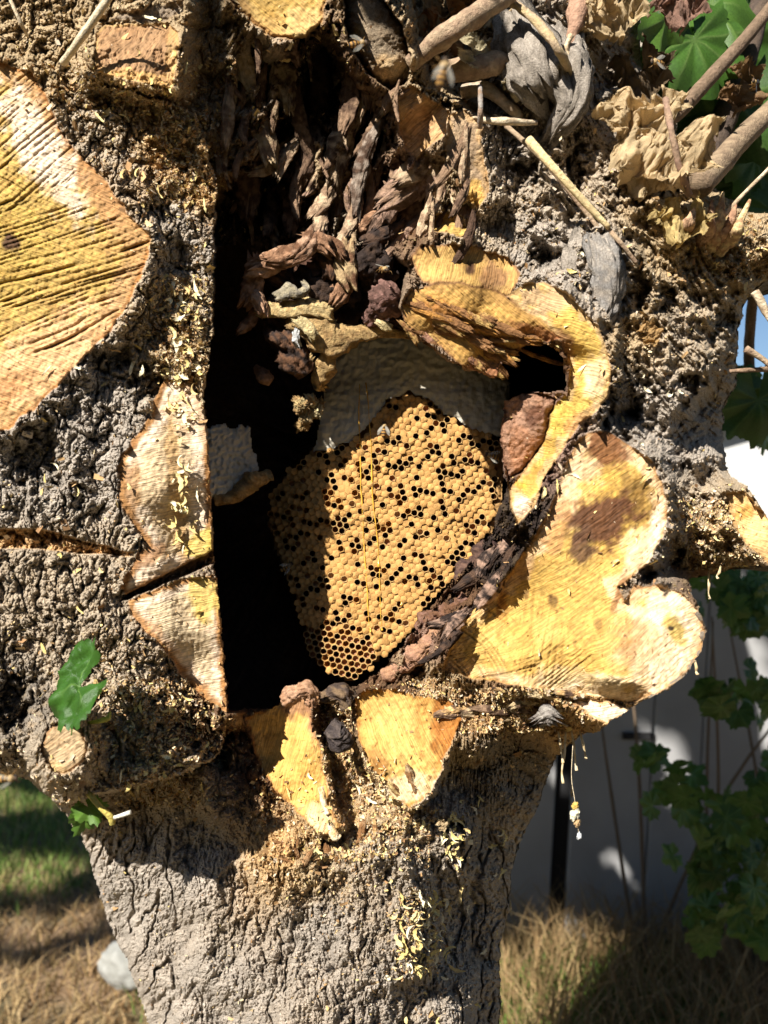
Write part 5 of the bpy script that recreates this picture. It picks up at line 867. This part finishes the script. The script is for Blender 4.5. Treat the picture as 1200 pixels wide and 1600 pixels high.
# shrub in front of the fence
sh = tag(empty('shrub', (.75, 1.35, 0)), 'leafy green shrub growing against the grey fence at the right', 'shrub')
for i in range(9):
    a = Vector((.6 + .45 * r.random(), 1.35 + .1 * r.random(), 0)); b = Vector((.45 + .7 * r.random(), 1.15 + .3 * r.random(), .5 + .6 * r.random()))
    tube('stem', [a, (a + b) / 2 + Vector((.04 * r.normal(), .02, .05)), b], [.006, .004, .002], M_twig, [(.12, .09, .06), (.16, .11, .07)], sh, sides=7, seg=6, rough=.05)
mu = [(1150, 930, 34, 40, 18), (1195, 920, 20, 50, 10), (1175, 1090, 34, 34, 11), (1115, 1085, 20, 22, 5), (1075, 1240, 36, 30, 9), (1160, 1290, 44, 44, 20), (1105, 1350, 44, 34, 14), (1180, 1400, 40, 50, 24), (1125, 1435, 44, 24, 12), (1200, 1210, 20, 50, 8), (1015, 1185, 16, 14, 4), (1210, 1340, 30, 100, 16)]
for (a, b, su, sv, n_) in mu:
    for i in range(int(n_ * 1.5)):
        put_leaf(a + r.normal() * su * .6, b + r.normal() * sv * .6, .55 + .35 * r.random(), r.uniform(.038, .066), r.uniform(-60, 60), r.uniform(-40, 40), r.uniform(90, 270), r.integers(0, 3), sh)
# sprout at the lower left of the trunk
sp = tag(empty('sprout', tuple(PP(110, 1110, -.09))), 'green folded leaf on a short stalk above the round cut stub', 'sprout')
V, Fa, c0 = leaf_mesh(3, 1., .12, .5, 44, col=(.035, .105, .012), vein=(.15, .28, .06), rings=14, crump=.06); o = mesh('leaf', V, Fa, M_leaf, sp, col=c0)
o.matrix_local = Matrix.Translation(PP(118, 1070, -.115) - sp.location) @ Matrix.Rotation(R(-20), 4, 'Z') @ Matrix.Rotation(R(-28), 4, 'X') @ Matrix.Rotation(R(-108), 4, 'Y') @ Matrix.Scale(.058, 4)
stick('stalk', [(138, 1118, -.08), (132, 1100, -.09), (128, 1080, -.1)], [2.5, 2.5, 2], [(.3, .34, .12), (.3, .34, .12)], None, None, parent=sp)
stick('stalk', [(128, 1130, -.08), (150, 1128, -.09), (168, 1122, -.095), (172, 1112, -.095)], [3, 3, 4, 2], [(.46, .45, .1), (.5, .48, .12)], None, None, parent=sp)
s2 = tag(empty('sprout', tuple(PP(150, 1255, -.03))), 'bare yellow-green shoot with a pale tip under the stub', 'sprout')
stick('shoot', [(122, 1222, -.05), (138, 1240, -.06), (158, 1262, -.065), (172, 1275, -.065), (176, 1288, -.064)], [5, 5, 4.5, 5.5, 4], [(.56, .50, .12), (.5, .4, .1)], None, None, parent=s2, rough=.15)
stick('tip', [(176, 1278, -.064), (190, 1274, -.068), (204, 1269, -.07)], [3, 3.5, 3.5], [(.6, .58, .5), (.6, .58, .5)], None, None, parent=s2)
put_leaf(138, 1262, -.03, .03, 20, -60, 150, 3, s2); put_leaf(130, 1275, -.03, .028, 60, -20, 210, 3, s2)
# dry leaves
def dry(u, v, y, s, rl, pt, yw, seed, label, cols=((.76, .58, .34), (.58, .42, .22)), crump=.10, cup=.25, lob=5):
    V, Fa, c0 = leaf_mesh(lob, 1., .28, cup, seed, col=cols[0], vein=cols[1], rings=44, crump=crump, n=200); c0 = c0 * (1 + .22 * fbm(V[:, 0] * 9 + seed, V[:, 2] * 9, 4, 14))[:, None]
    o = mesh('dry_leaf', V, Fa, M_leafdry, col=c0); o.matrix_basis = Matrix.Translation(PP(u, v, y)) @ Matrix.Rotation(R(yw), 4, 'Z') @ Matrix.Rotation(R(pt), 4, 'X') @ Matrix.Rotation(R(rl), 4, 'Y') @ Matrix.Scale(s, 4)
    return tag(o, label, 'dry leaf')
dry(1048, 205, -.035, .088, -118, -10, 0, 3, 'large crumpled tan dry leaf resting on the right shoulder', crump=.13)
dry(1030, 250, -.025, .06, -150, 10, 0, 9, 'smaller curled tan leaf under the large crumpled one', crump=.12)
dry(985, 180, -.02, .05, -70, -10, 20, 5, 'pale folded leaf reaching up left from the large one', crump=.14)
dry(1070, 335, -.02, .045, 200, -10, 0, 7, 'small pale yellow leaf scrap below the large dry leaf', cols=((.74, .56, .24), (.7, .55, .3)), crump=.15)
dry(968, 0, .0, .055, 180, 0, 0, 11, 'hanging tan dry leaf at the top edge', crump=.13)
dry(940, 15, -.01, .04, 150, 10, 20, 12, 'small curled dry leaf left of the hanging one', crump=.14)
dry(1070, -5, -.01, .045, 190, 0, 0, 13, 'pinkish dry leaf hanging before the green leaves', cols=((.38, .22, .16), (.4, .26, .2)), crump=.14)
dry(700, 30, .0, .05, 160, 10, 0, 14, 'orange-brown curled leaf behind the slanting branch', cols=((.46, .22, .08), (.5, .3, .14)), crump=.14)
dry(780, 55, .0, .05, 100, -10, 0, 15, 'tan leaf litter right of the slanting branch', crump=.14)
dry(740, 78, -.035, .035, 110, -20, 10, 16, 'pale pointed leaf between the two branches', cols=((.74, .64, .4), (.7, .6, .4)), crump=.06, lob=3)
dry(655, 15, .0, .05, 200, -10, 0, 17, 'brown curled leaf at the top, left of the branch', cols=((.42, .28, .14), (.5, .36, .2)), crump=.14)
dry(1000, 110, .03, .06, 170, 0, 0, 18, 'dull brown leaf hanging in shade above the large leaf', cols=((.2, .14, .08), (.25, .18, .1)), crump=.14)
dry(1160, 130, .1, .05, 120, 0, 0, 19, 'small dried leaf curled on the shoot at the right edge', cols=((.34, .2, .1), (.4, .28, .14)), crump=.14)
dry(1015, 520, -.02, .022, 80, 0, 0, 20, 'orange-tan bark leaf scrap on the right bark', cols=((.6, .38, .16), (.6, .4, .2)), crump=.12)
dry(815, 120, -.03, .03, 180, 0, 0, 21, 'cream shredded scrap hanging beside the grey lump', cols=((.74, .62, .38), (.7, .6, .4)), crump=.2, lob=3)
dry(690, 1290, -.04, .01, 80, 0, 0, 22, 'tiny cream scrap on the lower bark', crump=.12)

# ================================================================ BEES
M_bee = material('bee_body', attr=True, rough=.6, bump=.6, bscale=1500, var=.2, vscale=900)
M_wing = bpy.data.materials.new('bee_wing'); M_wing.use_nodes = True; b0 = M_wing.node_tree.nodes['Principled BSDF']
b0.inputs['Base Color'].default_value = (.75, .72, .62, 1); b0.inputs['Roughness'].default_value = .25; b0.inputs['Alpha'].default_value = .22
def ell(name, loc, size, par, cf, sub=3, fuzz=0):
    V, Fc = ICO[sub]; n = 1 + fuzz * noise3(V * 9, 3); W = V * n[:, None] * np.array(size) + np.array(loc); return mesh(name, W, Fc, M_bee, par, col=cf(V))
def make_bee():
    """13 mm honey bee, head towards +Z, back towards -Y"""
    b = empty('bee')
    amb = np.array((.45, .24, .06)); blk = np.array((.035, .02, .012)); fz = np.array((.38, .26, .12))
    def stripes(V):
        t = ss(np.sin(V[:, 2] * 11 + 1), -.2, .3)[:, None]; return amb * t + blk * (1 - t)
    ell('abdomen', (0, 0, -.0042), (.0021, .0020, .0042), b, stripes)
    ell('thorax', (0, -.0003, .0012), (.0021, .0020, .0020), b, lambda V: fz * (1 + .3 * noise3(V * 8, 2))[:, None], fuzz=.12)
    hd = ell('head', (0, 0, .0038), (.0017, .0011, .0013), b, lambda V: np.ones((len(V), 3)) * np.array((.10, .065, .04)))
    for s in (-1, 1):
        ell('eye', (s * .0014, 0, .0039), (.0005, .0007, .0009), hd, lambda V: np.ones((len(V), 3)) * .012, 2)
        tube('antenna', [(s * .0005, -.0008, .0046), (s * .0009, -.0016, .0056), (s * .0018, -.0018, .0064)], [.00013, .00012, .0001], M_bee, [blk, blk], hd, sides=5, seg=3, rough=0)
        for (l, w, an, z0) in ((.0088, .0014, 24, .0014), (.006, .001, 40, .0004)):
            a = R(an); t = np.linspace(0, 1, 9); wd = w * np.sin(np.pi * np.clip(t * .93 + .05, 0, 1)) ** .6
            cx = s * (.0012 + np.sin(a) * l * t); cz = z0 - np.cos(a) * l * t; nx, nz_ = np.cos(a), np.sin(a) * s
            V = np.concatenate([np.stack([cx - s * nx * wd, -.0021 - .0006 * t + 0 * cx, cz - nz_ * s * wd], 1), np.stack([cx + s * nx * wd, -.0019 - .0006 * t + 0 * cx, cz + nz_ * s * wd], 1)])
            i = np.arange(8); mesh('wing', V, np.stack([i, i + 1, i + 10, i + 9], 1), M_wing, b)
        for k, (z0, zz) in enumerate(((.0022, .005), (.001, -.0005), (-.0002, -.0058))):
            tube('leg', [(s * .0012, .001, z0), (s * .0034, .0006, z0 + (zz - z0) * .5), (s * .0042, .0026, zz)], [.00035, .00028, .00014], M_bee, [blk, amb * .5], b, sides=6, seg=4, rough=0)
    return b
bee0 = make_bee(); first = True
for (a, b, y, rl, yw, pt, s, lab) in [
    (600, 668, float(cy_(600, 668)) - .0042, 4, 0, 0, 1.0, 'bee walking on the capped comb at the top of its sunlit part'),
    (563, 68, -.095, 75, 15, 10, 1.0, 'orange bee resting on the grey broken stub at the top'),
    (693, 108, -.30, 10, 20, 10, .95, 'blurred bee flying close in front of the broken branches'),
    (1025, 97, -.03, -92, 30, 0, 1.0, 'bee flying in profile before the green leaves'),
    (1178, 130, -.0, -80, 60, 10, .95, 'bee hovering at the right edge by the leafy shoot'),
    (601, 421, -.03, 175, 20, -70, 1.0, 'bee flying head-on in the dark upper opening'),
    (767, 712, .055, -75, 10, 0, 1.0, 'bee clinging to the right edge of the comb'),
    (745, 875, .045, 10, 30, 0, 1.0, 'dark bee on the black wood below the comb edge'),
    (14, 1216, -.22, 85, 0, 20, .9, 'blurred bee at the lower left edge below the bark'),
    (502, 778 + 60, float(cy_(470, 900)) - .001, 150, 0, 0, .01, None),
    (450, 885, float(cy_(450, 885)) - .006, 60, 10, 0, 1.0, 'bee in shade on the left edge of the comb'),
    (712, 488, -.055, -60, 0, 20, .0, None)]:
    if lab is None: continue
    o = bee0 if first else copy_tree(bee0); first = False
    o.location = PP(a, b, y); o.rotation_euler = (Matrix.Rotation(R(yw), 3, 'Z') @ Matrix.Rotation(R(pt), 3, 'X') @ Matrix.Rotation(R(rl), 3, 'Y')).to_euler(); o.scale = (s,) * 3
    tag(o, lab, 'bee', 'honey bees about the nest')

# ================================================================ SHAVINGS, SAWDUST, SPLINTERS
gu = np.gradient(D, axis=1); gv = np.gradient(D, axis=0); steep = np.hypot(gu, gv)
cream = [(.72, .60, .28), (.66, .52, .2), (.78, .70, .48), (.62, .46, .2)]
def ribbon(name, u, v, y, L_, w, curl, rot, col, tw=0., tilt=.3, seed=0):
    n = 12; t = np.linspace(-.5, .5, n); a = curl * t
    x = np.sin(a) / (curl + 1e-6) * L_ if abs(curl) > .01 else t * L_; zc = (1 - np.cos(a)) / (curl + 1e-6) * L_
    r0 = np.random.default_rng(seed); wd = w * (1 - .8 * np.abs(2 * t) ** 3) * (1 + .25 * r0.normal(size=n)); th = tw * t
    V = []
    for e, s in ((-.0002, -1), (-.0002, 1), (.0002, 1), (.0002, -1)):
        V.append(np.stack([x, e + s * wd * np.sin(th) * .5 - np.abs(zc) * tilt, zc + s * wd * .5 * np.cos(th)], 1))
    V = np.stack(V, 1); Rm = np.array(Matrix.Rotation(rot, 3, 'Y')); V = V.reshape(-1, 3) @ Rm.T
    i = np.arange(n * 4).reshape(n, 4); i = np.concatenate([i, i[:, :1]], 1)
    c = np.array(col) * (1 + .12 * r0.normal(size=(n * 4, 1)))
    o = mesh(name, V, [gridq(i), np.array([[0, 1, 2, 3], [n * 4 - 1, n * 4 - 2, n * 4 - 3, n * 4 - 4]])], M_bits, col=c, smooth=False); o.location = PP(u, v, y); return o
clusters = [((235, 330, 440, 600), 38, 'shaving on bark above the cream sawn strip', 'shavings on the bark above the cream strip'),
    ((268, 300, 610, 860), 34, 'shaving down the cream sawn strip', 'shavings down the cream strip'),
    ((170, 320, 1080, 1240), 34, 'shaving under the triangular sawn face', 'shavings under the triangular face'),
    ((690, 725, 1270, 1355), 34, 'shaving right of the lower notch', 'shavings right of the notch'),
    ((605, 700, 1395, 1530), 70, 'shaving in clump low on the stem', 'shavings in the low clump'),
    ((540, 760, 1220, 1600), 20, 'shaving alone on the stem bark', 'loose shavings on the stem'),
    ((450, 620, 1200, 1340), 26, 'chip in the lower sawdust notch', 'chips in the lower notch'),
    ((740, 800, 1250, 1560), 16, 'shaving on the shaded stem side', 'shavings on the stem side'),
    ((0, 250, 560, 1050), 12, 'shaving in the left grey bark', 'shavings on the left bark'),
    ((820, 1180, 380, 900), 26, 'chip in the bark at right', 'chips on the right bark'),
    ((130, 330, 20, 330), 26, 'chip in the upper left sawdust', 'chips at the upper left')]
sid = 0
for (x0, x1, y0, y1), n_, lab, grp in clusters:
    for i in range(n_):
        u_ = r.normal((x0 + x1) / 2, (x1 - x0) * .26); v_ = r.uniform(y0, y1)
        if 'clump' in lab: u_ = r.normal(660, 22) + (1465 - v_) * .25; 
        dd = float(min(sampD([u_ - 3, u_, u_ + 3], [v_, v_, v_]))); sid += 1
        if sdf(np.array([u_]), np.array([v_]), TREE)[0] < 6 or sdf(np.array([u_]), np.array([v_]), HOLE)[0] > 0: continue
        big = 'clump' in lab or 'above the cream' in lab or 'down the cream' in lab; ll = r.uniform(9, 24); cu = r.choice([.2, .8, 1.6, 3.2, 4.5] if not big else [.8, 1.6, 3.2, 4.5, 5.6]); ck = r.integers(4); ro = r.normal(1.5, .7); th = (v_ - y0) / (y1 - y0)
        o = ribbon('wood_shaving', u_, v_, dd - r.uniform(.0008, .004), ll * (1.5 if big else 1) * .00048, (r.uniform(2.2, 7) if big else r.uniform(2, 5)) * .00048, cu * r.choice([-1, 1]), ro, cream[ck], r.uniform(0, 2), .5, sid)
        lb = '%s %s %s %s, %s' % (['tiny', 'short', 'long', 'very long'][int((ll - 9) / 3.76)], 'straight' if cu < .5 else 'bent' if cu < 2 else 'curled', ['pale', 'yellow', 'whitish', 'ochre'][ck], lab, ['near its top', 'halfway down', 'near its bottom'][int(th * 2.999)])
        tag(o, lb, 'wood shaving', grp)
# shavings and wax bits hanging from the lobe on the right on threads
hg = tag(empty('hanging_wax', tuple(PP(898, 1270, -.03))), 'yellow wax scrap dangling on a thread before the dark fence gap', 'wax scrap')
for (a, b, s0, cc) in ((899, 1260, 4.5, (.72, .48, .12)), (898, 1272, 6.5, (.8, .74, .55)), (902, 1286, 4, (.6, .4, .2)), (905, 1306, 3.4, (.75, .78, .8))):
    blob('scrap', PP(a, b, -.03), (s0 * .00046, s0 * .0003, s0 * .0007), .2, M_wax, [cc, cc], hg, 3, .5, 1.6, int(b))
stick('thread', [(895, 1165, -.03), (893, 1215, -.03), (898, 1250, -.03), (904, 1300, -.03)], [.5, .5, .5, .5], [c_, c_], None, None, parent=hg)
for (a, b, l, lb, dx) in [(893, 1230, 14, 'small yellow scrap on the thread above the dangling wax', 1), (906, 1146, 40, 'pale shaving hanging under the right lobe, at its right end', 5), (893, 1144, 60, 'long pale shaving hanging under the right lobe', 4), (884, 1146, 78, 'longest pale shaving hanging under the right lobe', -2), (872, 1146, 46, 'tan shaving hanging under the right lobe, nearest the stem', 4), (1086, 1036, 18, 'tiny shaving hanging off the edge of the pale lobe', 2), (1107, 896, 40, 'orange flake hanging below the right limb', 1), (1126, 888, 16, 'small yellow flake under the right limb', -2), (797, 1410, 20, 'white flake on the right edge of the stem', 1)]:
    yy = float(min(sampD([a, a - 4, a + 4], [b, b - 6, b - 8]))) if l < 100 else 0; q_ = .00046
    o = tube('wood_shaving', [PP(a, b - 4, yy), PP(a + dx, b + l * .4, yy - .002), PP(a + dx * 2 - 2, b + l * .75, yy - .001), PP(a + dx * 2, b + l, yy - .003)], [1.2 * q_, 2.4 * q_, 1.2 * q_, 2.6 * q_], M_bits, [(.60, .50, .32), (.45, .34, .18)], None, sides=8, seg=6, rough=.15, nfr=150, flat=.4, seed=int(a)); tag(o, lb, 'wood shaving')
# bulk sawdust and fibres: thousands of small flakes on the surface
nz_ = 60000; fu = r.uniform(-60, 1260, nz_); fv = r.uniform(-60, 1660, nz_)
dens = idw(fu, fv, [(60, 60, .5), (200, 120, .7), (280, 250, 1), (300, 420, .5), (290, 550, .9), (150, 620, .12), (60, 900, .15), (230, 1120, .8), (330, 1180, .7), (60, 1180, .4), (370, 150, .7), (450, 250, .35), (560, 200, .35), (650, 330, .25), (760, 60, .6), (850, 60, .2), (860, 300, .35), (1000, 430, .4), (1100, 400, .6), (1080, 700, .12), (1080, 850, .6), (1140, 860, .8), (520, 1220, 1), (560, 1310, 1), (470, 1340, .9), (780, 1120, 1), (860, 1120, 1), (700, 1075, .9), (520, 1130, .8), (400, 1220, .6), (450, 1500, .1), (300, 1400, .06), (650, 1450, .25), (750, 1300, .4), (700, 980, .3), (1000, 1000, .06), (850, 850, .3), (60, 400, .05), (690, 500, .05), (160, 350, .2)], 2., 25)[..., 0]
zf = Z[np.clip(((fv + 70) / STEP).astype(int), 0, nr - 1), np.clip(((fu + 70) / STEP).astype(int), 0, nc - 1)]; dens = np.where(zf > 0, dens * .12, dens)
k = (r.random(nz_) < dens) & (sdf(fu, fv, TREE) > 3) & (sdf(fu, fv, HOLE) < -2); fu, fv = fu[k], fv[k]; nf = len(fu)
base = P(fu, fv, sampD(fu, fv) - .0004); RM = rotm(r, nf); ln = r.uniform(.0008, .0028, nf) * (1 + 1.6 * (r.random(nf) < .08)); wd = ln * r.uniform(.2, .6, nf)
Q0 = np.array([(-1, 0, -1), (1, .15, -.8), (.8, -.1, 1), (-.9, .25, .9)], float)
VV = Q0[None] * np.stack([wd, wd, ln], 1)[:, None] * .6; VV = np.einsum('nij,nkj->nki', RM, VV) + base[:, None]
hot = [(430, 650, 1180, 1345, 5200), (500, 560, 1100, 1200, 1500), (170, 345, 1060, 1260, 4200), (690, 890, 1075, 1145, 3200), (235, 335, 170, 320, 2600), (60, 330, 100, 180, 1800), (240, 335, 430, 600, 1800), (640, 700, 1060, 1090, 700), (1060, 1180, 780, 890, 1800), (1080, 1200, 340, 440, 1400), (600, 690, 1260, 1300, 600), (620, 690, 1400, 1530, 900)]
hu = np.concatenate([np.clip(r.normal((a + b) / 2, (b - a) * .28, n__), a - 20, b + 20) for a, b, c, d, n__ in hot]); hv_ = np.concatenate([r.uniform(c, d, n__) for a, b, c, d, n__ in hot])
zf = Z[np.clip(((hv_ + 70) / STEP).astype(int), 0, nr - 1), np.clip(((hu + 70) / STEP).astype(int), 0, nc - 1)]
k = (sdf(hu, hv_, TREE) > 3) & (sdf(hu, hv_, HOLE) < -2) & ((zf == 0) | (r.random(len(hu)) < .08)); hu, hv_ = hu[k], hv_[k]; nh_ = len(hu); RM = rotm(r, nh_); ln = r.uniform(.0008, .0034, nh_); wd = ln * r.uniform(.15, .6, nh_)
V2 = np.einsum('nij,nkj->nki', RM, Q0[None] * np.stack([wd, wd, ln], 1)[:, None] * .6) + P(hu, hv_, sampD(hu, hv_) - r.uniform(.0002, .0022, nh_))[:, None]
VV = np.concatenate([VV, V2]); nf = len(VV)
pal = np.array([(.62, .45, .24), (.5, .32, .15), (.70, .58, .36), (.40, .24, .11), (.66, .5, .2), (.3, .17, .08), (.54, .44, .32)]); cc = pal[r.integers(0, 7, nf)] * r.uniform(.7, 1.15, (nf, 1))
o = mesh('sawdust', VV.reshape(-1, 3), np.arange(nf * 4).reshape(-1, 4), M_bits, col=np.repeat(cc, 4, 0), smooth=False)
tag(o, 'tan and orange sawdust and flakes lodged all over the sawn trunk', 'sawdust', kind='stuff')
# bark crumbs: small angular grey pieces proud of the surface
nb = 16000; fu = r.uniform(-60, 1260, nb); fv = r.uniform(-60, 1660, nb); zz = Z[np.clip(((fv + 70) / STEP).astype(int), 0, nr - 1), np.clip(((fu + 70) / STEP).astype(int), 0, nc - 1)]
k = (zz == 0) & (sdf(fu, fv, TREE) > 0) & (sdf(fu, fv, HOLE) < -1); fu, fv = fu[k], fv[k]; nb = len(fu)
ci = C[np.clip(((fv + 70) / STEP).astype(int), 0, nr - 1), np.clip(((fu + 70) / STEP).astype(int), 0, nc - 1)]
tv = np.array([(1, 0, -.7), (-1, 0, -.7), (0, 0, 1.2), (0, -1, 0), (0, 1, 0)], float); tf = np.array([(0, 2, 3), (2, 1, 3), (1, 0, 3), (2, 0, 4), (1, 2, 4), (0, 1, 4)])
RM = rotm(r, nb); s_ = r.uniform(.0005, .0017, nb) ; VV = np.einsum('nij,kj->nki', RM, tv) * s_[:, None, None] * r.uniform(.5, 1.3, (nb, 1, 3)) + P(fu, fv, sampD(fu, fv))[:, None]
o = mesh('bark_crumbs', VV.reshape(-1, 3) - TO, (tf[None] + 5 * np.arange(nb)[:, None, None]).reshape(-1, 3), M_bark, tree, col=np.repeat(np.clip(ci * r.uniform(.75, 1.3, (nb, 1)), .01, .8), 5, 0), smooth=False); o['kind'] = 'stuff'
